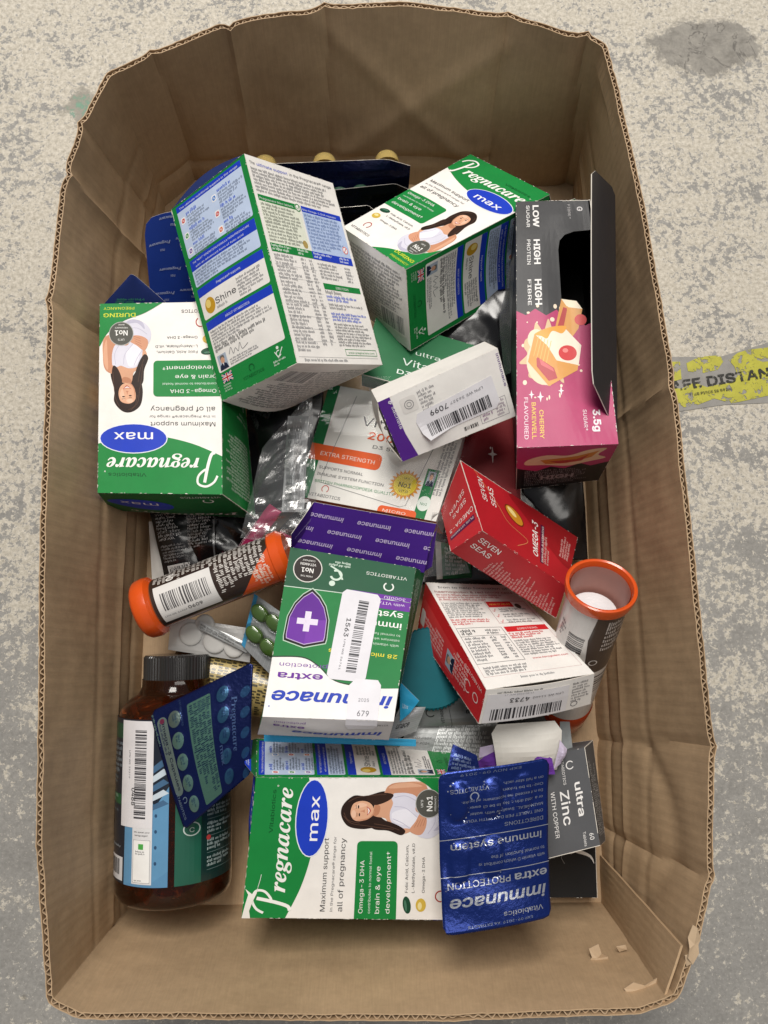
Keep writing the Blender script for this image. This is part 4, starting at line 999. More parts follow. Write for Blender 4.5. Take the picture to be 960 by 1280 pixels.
# G: little white carton of sachets with a barcode label
def g_front():
    s = Sheet(92, 51, 'eeebe6', 31)
    s.poly([(0, 0), (13, 0), (10, 20), (9, 51), (0, 51)], '55278a', 1); s.text('6 sachets', 7.6, 48, 3.3, 'f0ecf4', fit=23, rot=-90); s.text('6', 6.8, 48.5, 5, 'f0ecf4', rot=-90, L=5)
    s.rrect(14, 34, 12, 12, 2, 'e3dfda', 1); s.ring(20, 40, 3, 3.6, '9a9898', 3, 12); s.ring(20, 40, 1.4, 1.9, '9a9898', 3, 12); s.micro(28, 30, 13, 17, 6, '8f8d90')
    s.text('immunace', 89.5, 48, 3.0, '5a3a86', fit=24, rot=-90); s.frame(66, 4, 22, 14, .25, '8a8690', 2); s.micro(68, 5, 9, 12, 4, '9a7a9a'); s.micro(79, 5, 8, 12, 5, '9a8a9a'); s.text('7MEO', 68, 14, 2, '5a3a86')
    s.bars(52, 4, 11, 3, '333333', 3, .3)
    return s
rG, pG, PG = carton('sachet_carton', 'small white carton with a purple end and barcode label 7099, tilted', 'carton', HX['G'], {'front': g_front, 'right': Sheet(30, 51, 'dcd7cf')}, 'e6e2dc', bow={'left': .005, 'front': .001}, edge={'left': (0, 1)}, seed=31, wear=.25)
s = Sheet(58, 21, 'e4e2e6', 32)
s.bars(5, 3, 46, 8, '3a3a3e', 3, .42); s.text('LPN WE 36327', 18, 14, 2.3, '66666c', fit=16, rot=0); s.text('7099', 36, 13.2, 4.2, '303034', fit=12, bold=.01)
s2 = Sheet(58, 21, 'e4e2e6', 32)
s2.bars(7, 9, 46, 8.5, '3a3a3e', 3, .42); s2.text('7099', 13, 2.6, 4.6, '303034', fit=13, bold=.008); s2.text('LPN WE 36327', 29, 3, 2.2, '77777c', fit=23)
gm = pG['front_map']
s2f = Sheet(58, 21, 'e4e2e6', 32); s2f.bars(6, 2.2, 46, 8.5, '3a3a3e', 3, .42); s2f.text('7099', 24, 18, 4.8, '303034', fit=13, rot=180, bold=.008); s2f.text('LPN WE 36327', 50, 17.5, 2.3, '77777c', fit=24, rot=180)
place(s2f, 'barcode_label', sub(gm, .22, .20, .90, .66, .0004, 3, curl=lambda u, v: .0045 * np.clip(1 - (np.asarray(u) * 2.2 + np.asarray(v) * 1.6), 0, 1) ** 1.5, W=92, H=51), PAPER, rG, (14, 8), thick=.0001, back='f2f0f0',
      outline=[(4, 0), (20, 1), (54, 0), (58, 3), (58, 21), (3, 20), (0, 15), (1, 6)])

# dark red carton, mostly hidden
def star_pack():
    s = Sheet(80, 60, '7c121a', 41); s.poly([(50, 40), (51, 36), (55, 35), (51, 34), (50, 29), (49, 34), (45, 35), (49, 36)], 'e8d8d4', 2); s.ell(48, 39, .8, .8, 'e8d8d4', 2); s.text('2E', 22, 20, 3, '8a4a48', 6)
    return s
q = [at(560, 628, .066), at(652, 640, .072), at(650, 520, .078), at(556, 520, .072)]
PS = np.array([q[0] - (0, 0, .03), q[0], q[3] - (0, 0, .03), q[3], q[1] - (0, 0, .03), q[1], q[2] - (0, 0, .03), q[2]])
carton('star_carton', 'dark red carton with a small white star, mostly hidden beside the bar box', 'carton', PS, {'front': star_pack}, '5a0d12', seed=41)

# H: red fish-oil carton
def h_front():
    s = Sheet(96, 60, 'b3202a', 42)
    s.poly(smooth_loop([(40, 60), (52, 44), (70, 30), (96, 20), (96, 60)], 5), '971820', 1)
    s.line(smooth_loop([(10, 60), (26, 38), (34, 26), (52, 20), (40, 8)], 6, False), .5, 'd98a5a', 2)
    s.ell(41, 38, 9.4, 6.4, '7a2a14', 2, rot=-.7); s.ell(41, 38, 8.4, 5.4, 'c98a28', 3, rot=-.7); s.ell(39, 40, 4.6, 2.2, 'f0d890', 4, rot=-.7)
    s.text('SEVEN', 16, 33, 6.0, 'f2e6e2', fit=21, rot=90, bold=.004); s.text('SEAS', 24, 33, 6.0, 'f2e6e2', fit=18, rot=90, bold=.004)
    s.text('OMEGA-3', 62, 10, 7.0, 'f4eeea', fit=36, rot=90, shear=.2, bold=.012); s.rect(64.6, 7, 3.4, 40, '5a0f3a', 2); s.text('FISH OIL & VITAMINS', 67.4, 8, 2.2, 'e8dcd8', fit=38, rot=90)
    s.micro(71, 8, 3, 1, 1); s.micro(74, 8, 30, 8, 3, 'd8a8a4', rot=90); s.micro(92, 26, 26, 9, 4, 'd8a8a4', rot=90)
    return s
def h_left():
    s = Sheet(32, 60, 'c02a32', 43)
    s.text('SEVEN', 27, 40, 5.2, 'f2e6e2', fit=19, rot=180); s.text('SEAS', 26, 33, 5.2, 'f2e6e2', fit=16, rot=180); s.text('OMEGA-3', 30, 22, 5.4, 'f2e6e2', fit=26, rot=180); s.rect(3, 11, 26, 4.4, '5a1848', 2); s.text('PLUS VITAMINS', 28, 14.4, 2.4, 'e8dcd8', fit=24, rot=180)
    return s
def h_bottom():
    s = Sheet(96, 32, 'b8242c', 44)
    s.text('SEVEN', 5, 22, 6.6, 'f4e8e4', fit=21, bold=.006); s.text('SEAS', 5, 14, 6.6, 'f4e8e4', fit=18, bold=.006)
    for k in range(24): s.micro(29 + k * 2.7, 1 + 0, 28 * (.55 + .4 * s.r.random()), 2.2, 1, 'e0b0ac', rot=90, rag=.1, just=True)
    return s
carton('fish_oil_carton', 'glossy red fish oil carton with a golden capsule, leaning beside the open orange-rimmed tube', 'carton', HX['H'], {'front': h_front, 'left': h_left, 'bottom': h_bottom}, 'a81e27', mat=GLOSSCARD, seed=42, wear=.25, bow={'bottom': .001})

# I: white and red iron carton
def i_front():
    s = Sheet(80, 111, 'efece7', 51); R_ = 'cf2a2e'
    s.text('Iron to help formation of', 8, 104, 3.4, '4a4a4c', fit=64, shear=.1); s.text('haemoglobin & red blood cells', 3, 98.5, 3.4, '9c3036', fit=70, shear=.1)
    s.micro(3, 89, 62, 8, 3, 'c07074'); s.micro(3, 69, 36, 18, 8, '77777a'); s.micro(3, 61, 38, 7, 3, 'd0444a')
    s.rect(42, 81, 22, 7, R_, 2); s.text('HOW IT HELPS', 44, 83.4, 2.4, 'f6d060', fit=18); s.ell(68, 82, 2.6, 3, '5a5048', 2)
    s.frame(41, 62, 36, 26, .25, 'a04a4c', 2)
    for k in range(3): s.line([(43, 77 - k * 6.5), (44, 75.6 - k * 6.5), (46, 79 - k * 6.5)], .5, R_); s.micro(49, 74.4 - k * 6.5, 25, 5, 2, '8a8688')
    s.frame(3, 22, 37, 36, .3, '5a5a5c', 2); s.micro(5, 50, 15, 6, 2, '4a4a4c', xh=.6); s.micro(25, 50, 13, 6, 2, '6a6a6c'); s.rect(3, 49, 37, .3, '5a5a5c', 2); s.micro(5, 24, 17, 24, 8, '77777a'); s.micro(25, 24, 6, 24, 8, '77777a'); s.micro(34, 24, 4, 24, 8, '77777a')
    s.rect(42, 52, 35, 6, R_, 2); s.text('DIRECTIONS', 60, 53.6, 2.8, 'f4e6e2', al='c'); s.micro(42, 44, 32, 7, 3, 'd0444a', xh=.6); s.micro(42, 26, 35, 17, 7, '77777a'); s.text('www.feroglobin.com', 46, 22, 2.2, 'd0444a', fit=28)
    s.micro(6, 11, 34, 8, 3, '77777a'); s.frame(3, 10, 74, 79, .2, 'c9a0a0', 1.5); s.micro(28, 5, 40, 2.6, 1, '9a9a9c')
    return s
def i_left():
    s = Sheet(32, 111, 'cd2228', 52)
    s.rrect(4, 42, 20, 66, 3, 'd83a3c', 1); s.micro(20, 64, 40, 14, 5, 'f0c8c4', rot=90); s.rrect(8, 100, 10, 8, 2, 'f0e8e4', 2); portrait(s, 7, 44, 12, 13, 3)
    s.micro(26, 24, 30, 18, 6, 'f0c8c4', rot=90); s.ring(15, 22, 4, 4.8, 'f0d8d4', 3, 20, -55, 235); s.ring(15, 10, 3, 3.8, 'f0d8d4', 3, 16); s.text('VITABIOTICS', 27, 4, 3.4, 'f4e4e0', fit=26, rot=90)
    return s
def i_bottom():
    s = Sheet(80, 32, 'efece7', 53); s.micro(63, 8, 15, 20, 7, '8a8688'); s.micro(8, 27, 40, 2.4, 1, '77777a'); s.ring(66, 6, 2.2, 2.8, '77777a', 3, 16); return s
rI, pI, PI_ = carton('iron_carton', 'white and red iron supplement carton with barcode label 4733 across its end', 'carton', HX['I'], {'front': i_front, 'left': i_left, 'bottom': i_bottom}, 'efece7', seed=51, scale=1.05, wear=.3, bow={'bottom': .003, 'left': .001}, edge={'bottom': (1, 0)})
s = Sheet(52, 23, 'e9e7ea', 54); s.bars(4, 2, 44, 9, '34343a', 3, .42); s.text('4733', 26, 19, 4.8, '303034', fit=12, rot=180, bold=.008); s.text('LPN WE 11402', 48, 18.6, 2.2, '77777c', fit=20, rot=180); s.text('17 JUN 2023 08:13', 10, 21.6, 1.6, '9a9a9e', fit=18)
place(s, 'barcode_label', sub(pI['bottom_map'], .02, .02, .75, .86, .0004, 0, W=80, H=32), PAPER, rI, (8, 5), thick=.0001)

# K: green and white immune-support carton, open end, purple lining
KG, KG2 = '1c7a3e', '26583e'
def k_front():
    s = Sheet(91, 123, KG, 61)
    H_ = 123
    s.rect(0, 0, 91, 31, KG2, 1); s.rect(0, 30.4, 91, .6, 'cfe0d2', 2)
    s.poly([(0, H_), (91, H_)] + [(x, H_ - d) for x, d in smooth_loop([(91, 40), (70, 41), (58, 36), (44, 26), (20, 23), (0, 24)], 6, False)], 'efecea', 1)
    s.line([(x, H_ - d) for x, d in smooth_loop([(91, 40.5), (70, 41.5), (58, 36.5), (44, 26.5), (32, 24.6)], 6, False)], .7, '2c3a30', 2)
    # lettering: title nearest the sealed end
    s.text('immunace', 3, H_ - 17.5, 11.5, '2340b4', fit=84, bold=.022, shear=.18); s.text('®', 87, H_ - 8, 2.2, '2340b4')
    s.text('extra', 53, H_ - 30, 6.4, '6a2a98', fit=32, bold=.018); s.text('protection', 51, H_ - 36.8, 4.0, '7a48a4', fit=34)
    s.text('28 micronutrients', 4, H_ - 49, 4.2, 'e0d640', fit=48, bold=.012); s.text('with vitamin D, zinc,', 4, H_ - 57, 2.8, 'cfe4d2', fit=30); s.text('selenium which contribute', 4, H_ - 61, 2.6, 'cfe4d2', fit=38); s.text('to normal function of the', 4, H_ - 65, 2.6, 'cfe4d2', fit=36)
    s.text('immune', 4, H_ - 74, 6.8, 'f0f2ee', fit=32, bold=.01); s.text('system', 4, H_ - 82.5, 6.8, 'f0f2ee', fit=30, bold=.01)
    s.rect(0, H_ - 96, 42, 11.5, '6d2f9c', 2); s.text('with VITAMIN D3', 4, H_ - 90, 3, 'e8dcf0', fit=34); s.text('3000IU', 4, H_ - 95, 3, 'e8dcf0', fit=15)
    sh = [(66, 84), (58, 76), (54, 62), (55, 47), (66, 45), (82, 47), (83, 62), (78, 76)]
    def shield(k): return smooth_loop([(68 + (x - 68) * k, H_ - 62 - (y - 62) * -1 * k + 0) for x, y in sh], 4)
    sh2 = lambda k: [(70 + (x - 70) * k, (H_ - 124 + 62) + (y - 62) * k) for x, y in [(70, 86), (80, 76), (86, 62), (86, 44), (70, 40), (54, 44), (54, 62), (60, 76)]]
    c_ = lambda k: [(70 + dx * k, 55 + dy * k) for dx, dy in [(0, -24), (6, -19), (11, -12), (14.5, -2), (15, 12), (14.5, 15), (0, 19), (-14.5, 15), (-15, 12), (-14.5, -2), (-11, -12), (-6, -19)]]
    s.poly(c_(1.06), 'b8d0bc', 2); s.poly(c_(1.02), '14100f', 2.5); s.poly(c_(.93), 'c6b0d8', 3); s.poly(c_(.90), '5f2290', 3.4); s.poly([(70, 55)] + c_(.9)[6:10], '7636a6', 3.8); s.poly([(70, 55)] + c_(.9)[3:7], '6a2c9c', 3.8)
    s.rect(68, 48, 4.4, 15, 'e2d8ea', 4.4); s.rect(62.6, 53.4, 15, 4.4, 'e2d8ea', 4.4)
    s.ell(76, 15, 10.6, 11, 'dcd8d2', 2); s.ell(76, 15, 9.9, 10.3, '2e2624', 2.5); s.text('FROM THE', 76, 20.4, 1.8, 'f0eeea', al='c'); s.text('No1', 76, 14.6, 5, 'f4f2ee', al='c', bold=.012); s.text('VITAMIN', 76, 10.6, 2.7, 'f0eeea', al='c', bold=.006); s.text('COMPANY', 76, 7.8, 1.9, 'f0eeea', al='c')
    s.ring(55, 17, 3, 4.6, 'cfe0d2', 3, 16, 20, 300); s.ell(57, 24, 2.2, 2.2, 'cfe0d2', 3); s.line([(50, 20), (54, 13), (60, 10)], 1.2, 'cfe0d2'); s.micro(46, 5, 18, 5, 2, 'cfe0d2')
    s.ring(17, 20, 2.8, 3.8, 'e8ece6', 3, 20, -55, 235); s.text('VITABIOTICS', 5, 10, 3.6, 'e8ece6', fit=29)
    return s
def k_top():
    s = Sheet(91, 27, 'dcd9da', 62); s.text('immunace', 6, 15, 6.4, '2340b4', fit=62, bold=.02, shear=.15); s.text('extra', 60, 8, 4, '6a2a98', fit=22, bold=.014); s.text('protection', 60, 4, 2.6, '7a48a4', fit=22); s.text('VITABIOTICS', 3, 4, 2.4, '44444a', fit=18)
    return s
def k_left():
    s = Sheet(27, 123, '155c30', 63); s.rect(0, 98, 27, 25, 'd8d6d8', 1); s.micro(22, 8, 60, 14, 4, 'a8c8b0', rot=90); s.text('IMMUNE', 16, 60, 6, 'cfe0d2', fit=24, rot=90); return s
rK, pK, PK = carton('immune_carton', 'green and white immune supplement carton with purple printed lining in its open end', 'carton', HX['K'], {'front': k_front, 'top': k_top, 'left': k_left}, KG, skip=('bottom',), seed=61, wear=.35, back='43207a', bow={'front': .001, 'top': .002})
s = Sheet(100, 34, '432080', 64)
for j in range(4):
    for i in range(4): s.text('immunace', 4 + i * 37 + (j % 2) * -19 + 25, 8 + j * 9.5, 4.2, 'c4b4da', fit=26, rot=180, bold=.012)
KF, _ = bent(rK, 'end_flap', s, (at(362, 686, .112), at(530, 716, .112)), (at(390, 627, .132), at(546, 653, .128)), np.array((0, -.001, .002)), back='3c1c72', outline=[(0, 0), (100, 0), (99, 20), (100, 33), (60, 34), (2, 34), (1, 26)])
s = Sheet(27, 24, '3a1a6e', 65); s.text('immunace', 24, 12, 3.6, 'a894c8', fit=20, rot=180)
bent(rK, 'dust_flap', s, (at(364, 686, .113), at(391, 660, .120)), (at(364, 668, .128), at(392, 628, .132)), np.array((.001, .001, .001)), back='3c1c72')
s = Sheet(27, 30, '4a2886', 66)
bent(rK, 'dust_flap', s, (at(528, 716, .100), at(540, 708, .106)), (at(542, 668, .122), at(547, 654, .127)), np.array((.001, 0, 0)), back='3c1c72')
s = Sheet(31, 67, 'dedce2', 67); s.bars(8.5, 7, 8, 55, '3a3a40', 3, .45, vert=True); s.text('1563', 23.5, 22, 5, '303034', fit=14, rot=90, bold=.008); s.text('LPN WE 36761', 22.5, 38, 2, '77777c', fit=22, rot=90)
km, kt = pK['front_map'], pK['top_map']
place(s, 'barcode_label', sub(km, .245, .225, .545, .78, .0005, -2, W=91, H=123), PAPER, rK, (8, 14), thick=.0001, outline=[(3, 0), (28, 0), (31, 3), (31, 64), (28, 67), (3, 67), (0, 64), (0, 3)])
s = Sheet(27, 32, 'e2e0e6', 68); s.text('679', 18, 22, 4.6, '55555c', fit=10, rot=180); s.text('2025', 18, 13.5, 2.8, '8a8a90', fit=9, rot=180)
def k_lab(u, v, off):
    u = np.asarray(u); v = np.asarray(v)
    uu = .125 + u * .24 - (v - .5) * .02; vv = .765 + v * .31
    A_ = km(uu, np.minimum(vv, 1), np.asarray(off) + .0006); B_ = kt(uu, np.maximum(vv - 1, 0) * 123 / 27, np.asarray(off) + .0006)
    return np.where((vv > 1)[:, None], B_, A_)
place(s, 'number_label', k_lab, PAPER, rK, (8, 8), thick=.0001, outline=[(3, 0), (22, 0), (27, 4), (27, 29), (24, 32), (3, 32), (0, 29), (0, 3)])

# V: grey zinc carton and the black pack below it
def v_front():
    s = Sheet(64, 70, '58595c', 71); C_ = 'eceae8'
    s.text('ultra', 52.5, 47, 7.0, C_, fit=24, rot=-90, bold=.016); s.text('Zinc', 41, 43, 9.0, C_, fit=24, rot=-90, bold=.01); s.text('WITH COPPER', 34, 44, 4.2, C_, fit=32, rot=-90)
    s.ring(51, 60, 2.4, 3.1, C_, 3, 18, 35, 325); s.text('VITABIOTICS', 44.5, 67, 2.8, C_, fit=20, rot=-90)
    s.text('60', 58, 10, 4.2, C_, rot=-90, bold=.008); s.text('Tablets', 53.5, 12, 2.8, C_, fit=10, rot=-90); s.rect(0, 0, 22, 70, '626366', 1); s.ring(9, 20, 3.4, 4.4, 'e4e2e0', 3, 20, -130, 160)
    return s
def v_right():
    s = Sheet(36, 70, '545557', 72); s.micro(30, 6, 56, 26, 6, 'a8a8a8', rot=90); s.rect(3, 6, 2, 50, '3e3f41', 2); return s
carton('zinc_carton', 'grey ultra zinc carton lying face up in the near right corner', 'carton', HX['V'], {'front': v_front, 'right': v_right}, '6a6b6d', seed=71, wear=.3)
q = [at(640, 1122, .030), at(747, 1122, .030), at(744, 1040, .040), at(640, 1050, .040)]
dz = np.array([0, 0, .028])
PW = np.array([q[0] - dz, q[0], q[3] - dz, q[3], q[1] - dz, q[1], q[2] - dz, q[2]])
rW, pW, _ = carton('torn_carton', 'torn black carton with ragged white card edge, below the grey zinc carton', 'carton', PW, {}, '242527', seed=72, wear=.5, dent=.001)
s = Sheet(100, 80, 'e9e7e4', 73)
wm = pW['front_map']
s.poly(smooth_loop([(0, 52), (14, 58), (30, 66), (44, 70), (60, 66), (80, 60), (94, 52), (97, 42), (92, 50), (78, 56), (66, 60), (50, 60), (36, 62), (16, 53)], 3), 'e9e7e4', 3); s.poly([(44, 66), (60, 66), (84, 60), (70, 56), (58, 58)], 'f2f0ee', 4); s.line([(60, 60), (58, 52), (62, 44)], .6, '8a8a8a', 4)
place(s, 'torn_edge', lambda u, v, o: wm(u, v, np.asarray(o) + .0006), CARD, rW, (10, 8), print_only=True)

# F: vitamin D carton in a clear bag
def f_front():
    s = Sheet(112, 94, 'eceae4', 81)
    s.rect(0, 0, 9, 94, '1f7a44', 1); s.poly([(96, 0), (112, 0), (112, 94), (100, 94)], 'e4e2dc', 1); s.rect(94, 0, 9, 40, '1f7a44', 1.5); s.ell(99, 12, 5, 6, 'dfe8e0', 2); s.text('No1', 99, 10.6, 3, '2a7a4a', al='c'); portrait(s, 95.6, 26, 6, 12, 3); s.micro(110, 20, 60, 10, 4, '77777a', rot=90)
    s.text('ultra', 46, 78, 6.5, '2f8a50', fit=24, bold=.01); s.text('Vitamin D', 34, 65, 10.5, '4a4a4c', fit=62); s.text('2000IU', 42, 55, 8.2, 'e0602c', fit=40, bold=.016); s.text('D3 50µg', 48, 48, 4, '6a6a6c', fit=26)
    s.rrect(-4, 31, 62, 13, 4, 'e8622c', 2); s.text('EXTRA STRENGTH', 9, 35.4, 4.6, 'f6e8dc', fit=44)
    s.text('SUPPORTS NORMAL', 11, 24.8, 3.2, '55555a', fit=36); s.text('IMMUNE SYSTEM FUNCTION', 11, 19.4, 3.2, '55555a', fit=54); s.text('BRITISH PHARMACOPOEIA QUALITY', 11, 13.6, 3.2, '3a8a5a', fit=64)
    s.text('VITABIOTICS', 9, 2.6, 3.4, '55555a', fit=26); s.ring(21, 9.4, 2.4, 3, 'c0483a', 3, 16, -55, 235)
    pts = []
    for k in range(44):
        a = k / 44 * 6.2832; r_ = 12.5 if k % 2 else 9.4; pts.append((81 + math.cos(a) * r_, 24 + math.sin(a) * r_))
    s.poly(pts, 'e09a3a', 2); s.ell(81, 24, 8.8, 8.8, 'f0d840', 3); s.text("UK'S", 81, 28.4, 2, '4a3a1a', al='c'); s.text('No1', 81, 21.8, 5.4, '3a3020', al='c', bold=.01); s.text('VIT.D', 81, 17.6, 2.8, '4a3a1a', al='c', bold=.008)
    s.rrect(66, -4, 30, 9, 3, 'e8622c', 2); s.text('MICRO', 70, .4, 3, 'f6e8dc', fit=18)
    s.line([(24, 88), (15, 18), (16, 14), (82, 6), (86, 8), (94, 60)], .35, '6a6a6c', 3)
    return s
def f_top():
    s = Sheet(112, 40, '2a7a48', 82); s.text('ultra', 30, 28, 5, 'dcebe0', fit=18); s.text('Vitamin D', 30, 14, 9, 'dcebe0', fit=52); s.micro(30, 4, 44, 6, 2, 'b8d8c0'); return s
carton('vitamin_carton', 'white, green and orange vitamin D carton sealed in a clear bag', 'carton', HX['F'], {'front': f_front, 'top': f_top, 'bottom': lambda: Sheet(112, 30, 'e2602a')}, 'e4e2dc', seed=81, scale=1.05, wear=.15)
def u_front():
    s = Sheet(90, 60, '1f6b40', 83); s.text('ultra', 34, 33, 6, 'dcebe0', fit=18); s.text('Vitamin D', 26, 20, 9.4, 'e4f0e8', fit=50); s.text('D3 2000 IU', 24, 10, 6, 'e4f0e8', fit=46, bold=.01); return s
q = [at(452, 468, .080), at(606, 508, .084), at(622, 440, .078), at(470, 396, .070)]
PU = np.array([q[0] - dz, q[0], q[3] - dz, q[3], q[1] - dz, q[1], q[2] - dz, q[2]])
carton('green_vitamin_carton', 'dark green vitamin D carton half hidden under the sachet carton and far cartons', 'carton', PU, {'front': u_front}, '1d6339', seed=83, wear=.15)
# ------------------------------------------------------------------ amber bottle
AMBER = plain('amber_plastic', '7a3a16', .08, trans=.93, ior=1.25, bump=.02, coat=.7, vary=.2)
AMBER_IN = plain('softgel', '8a5220', .15, bump=.05, vary=.5, coat=.5)
BLACKP = plain('black_plastic', '2c2b2b', .22, bump=.05, coat=.4)
def cap(name, fr, t0, t1, r, mat, parent, ribs=70, bevel=.0016, depth=.0007, closed=True):
    a, d, x, y, _ = fr; V, Fc = [], []; n = ribs * 4
    rows = [(t0, r * .97), (t0 + .0012, r), (t1 - bevel, r), (t1, r - bevel)] + ([(t1, r * .5), (t1, 0.0001)] if closed else [])
    for j, (t, q) in enumerate(rows):
        for i in range(n):
            g = depth * (1 if (i % 4) in (0, 1) else 0) if j in (1, 2) else 0
            w = 2 * math.pi * i / n; V.append(a + d * t + (q - g) * (math.cos(w) * x + math.sin(w) * y))
    for j in range(len(rows) - 1):
        for i in range(n): Fc.append((j * n + i, j * n + (i + 1) % n, (j + 1) * n + (i + 1) % n, (j + 1) * n + i))
    return obj(name, V, Fc, mat, parent)
def bottle():
    fr = frame_of(at(217, 1116, .048), at(222, 818, .054)); L_ = fr[4]; R_ = .0438
    root = thing('pill_bottle', 'amber pill bottle with a black ribbed cap and barcode label 0488, lying down', 'pill bottle', at(215, 980, .004))
    prof = [(0, .001), (0, .036), (.0015, .040), (.005, .0428), (.010, R_), (.018, R_), (.139, R_), (.146, .0430), (.153, .041), (.160, .035), (.164, .029), (.170, .0265), (.176, .0265)]
    k = L_ / .196; prof = [(t * k, r) for t, r in prof]
    lathe('body', fr, prof, AMBER, root, 64)
    rr = random.Random(4); V, Fc = [], []
    a_, d_, x_, y_, _ = fr
    for k2 in range(420):
        t = rr.uniform(.006, .158) * k; q_ = rr.uniform(0, 6.283); rad = (.0335 if t < .14 * k else .027) * math.sqrt(rr.uniform(.25, 1))
        c = a_ + d_ * t + rad * (math.cos(q_) * x_ + math.sin(q_) * y_)
        if (c - a_) @ np.array([0, 0, 1.0]) > .030: continue
        e1 = np.array([rr.gauss(0, 1) for _ in range(3)]); e1 /= np.linalg.norm(e1); e2 = np.cross(e1, (.3, .5, .8)); e2 /= np.linalg.norm(e2); e3 = np.cross(e1, e2); b = len(V)
        for (tt, r_) in ((-.0095, .0012), (-.0075, .0034), (0, .0042), (.0075, .0034), (.0095, .0012)):
            for i in range(8): w = i * math.pi / 4; V.append(c + e1 * tt + r_ * (math.cos(w) * e2 + math.sin(w) * e3))
        for j in range(4):
            for i in range(8): Fc.append((b + j * 8 + i, b + j * 8 + (i + 1) % 8, b + (j + 1) * 8 + (i + 1) % 8, b + (j + 1) * 8 + i))
    obj('capsules', V, Fc, AMBER_IN, root, True, kind='stuff')
    cap('screw_cap', fr, .1675 * k, .196 * k, .0258, BLACKP, root, 60)
    lathe('neck_ring', fr, [(.1625 * k, .0255), (.1628 * k, .0268), (.1655 * k, .0268), (.1668 * k, .0255)], BLACKP, root, 48)
    # left label: navy with white print
    s = Sheet(72, 128, '1b2330', 91)
    s.rect(0, 112, 40, 12, '1f4a34', 1); s.micro(2, 84, 30, 26, 6, '7a8790'); s.rect(0, 60, 30, 8, '1f5a38', 1); s.micro(2, 72, 26, 10, 3, '7a8790'); s.micro(2, 60.5, 26, 7, 2, '8ab098')
    s.micro(1, 50, 26, 10, 3, '65727c'); s.ring(11, 39, 3.6, 4.1, '9aa4ac', 3, 20); s.text('30', 11, 39.6, 2.2, '9aa4ac', al='c'); s.text('DAY', 11, 36.6, 1.6, '9aa4ac', al='c'); s.micro(2, 24, 30, 5, 2, '9aa4ac')
    s.rect(0, 2, 34, 18, 'd9dadd', 2); s.bars(2, 6, 28, 12, '2c2c30', 3, .42); s.micro(3, 2.6, 26, 3, 1, '55555a')
    s.poly([(36, 0), (72, 0), (72, 76), (62, 60), (58, 70), (50, 66), (36, 70)], '5f93ba', 2); s.poly([(72, 0), (72, 12), (60, 3), (40, 2), (38, 0)], '5a8cb4', 2.5)
    for k2 in range(4): s.ell(63, 18 + k2 * 12, 1, 1.4, '2f4f70', 3)
    for k2 in range(5): s.poly([(56, 60 + k2 * 7), (68, 66 + k2 * 8), (72, 63 + k2 * 8), (60, 58 + k2 * 7)], 'c9d6e0' if k2 % 2 else '44688a', 2.6)
    place(s, 'label', cylmap(fr, R_ + .0003, .020 * k, .147 * k, 4, 98), LABEL, root, (26, 8), thick=.0002, back='same')
    # white barcode strip over it
    s = Sheet(30, 92, 'dfdde0', 92); s.bars(14.5, 8, 10, 76, '3c3c42', 3, .5, vert=True); s.text('0488', 12, 34, 5, '303034', fit=15, rot=-90, bold=.008); s.text('LPN WE 33379', 8.6, 66, 2.1, '77777c', fit=24, rot=-90)
    place(s, 'barcode_label', cylmap(fr, R_ + .0008, .064 * k, .146 * k, 45, 83), PAPER, root, (12, 6), thick=.0001)
    s = Sheet(20, 50, 'dcdcde', 93); s.rrect(1.5, 1.5, 17, 38, 2, 'f0f0ee', 2); s.frame(1.5, 1.5, 17, 38, .3, '8a8a8e', 3); s.text('We speak your', 2, 46, 1.7, '44444a', fit=16); s.text('language!', 3, 43, 1.9, '44444a', fit=13); s.rect(7, 31, 5, 5, '4aa84a', 3); s.micro(4, 26, 12, 4, 2, '6a6a6e')
    s.micro(3, 2.4, 12, 2, 1, '6a6a6e')
    place(s, 'leaflet_label', cylmap(fr, R_ + .0007, .022 * k, .064 * k, 62, 83), PAPER, root, (8, 4), thick=.0001)
    # right label: dark green
    s = Sheet(46, 128, '14302f', 94); s.rect(0, 0, 16, 128, '1f5a48', 1); s.ring(10, 42, 4.6, 5.4, 'c8d4d0', 3, 24); s.text('C', 10, 39.6, 5, 'c8d4d0', al='c')
    for k2 in range(4): s.micro(20, 10 + k2 * 13, 24, 9, 3, 'a8b8b8'); s.rect(20, 8 + k2 * 13, 26, .3, '7a9090', 3)
    s.micro(20, 64, 24, 58, 14, '7a8e8c'); s.ell(21, 33, 1.6, 2, 'c04040', 4)
    place(s, 'label', cylmap(fr, R_ + .0003, .020 * k, .147 * k, 104, 176), LABEL, root, (16, 8), thick=.0002, back='same')
bottle()

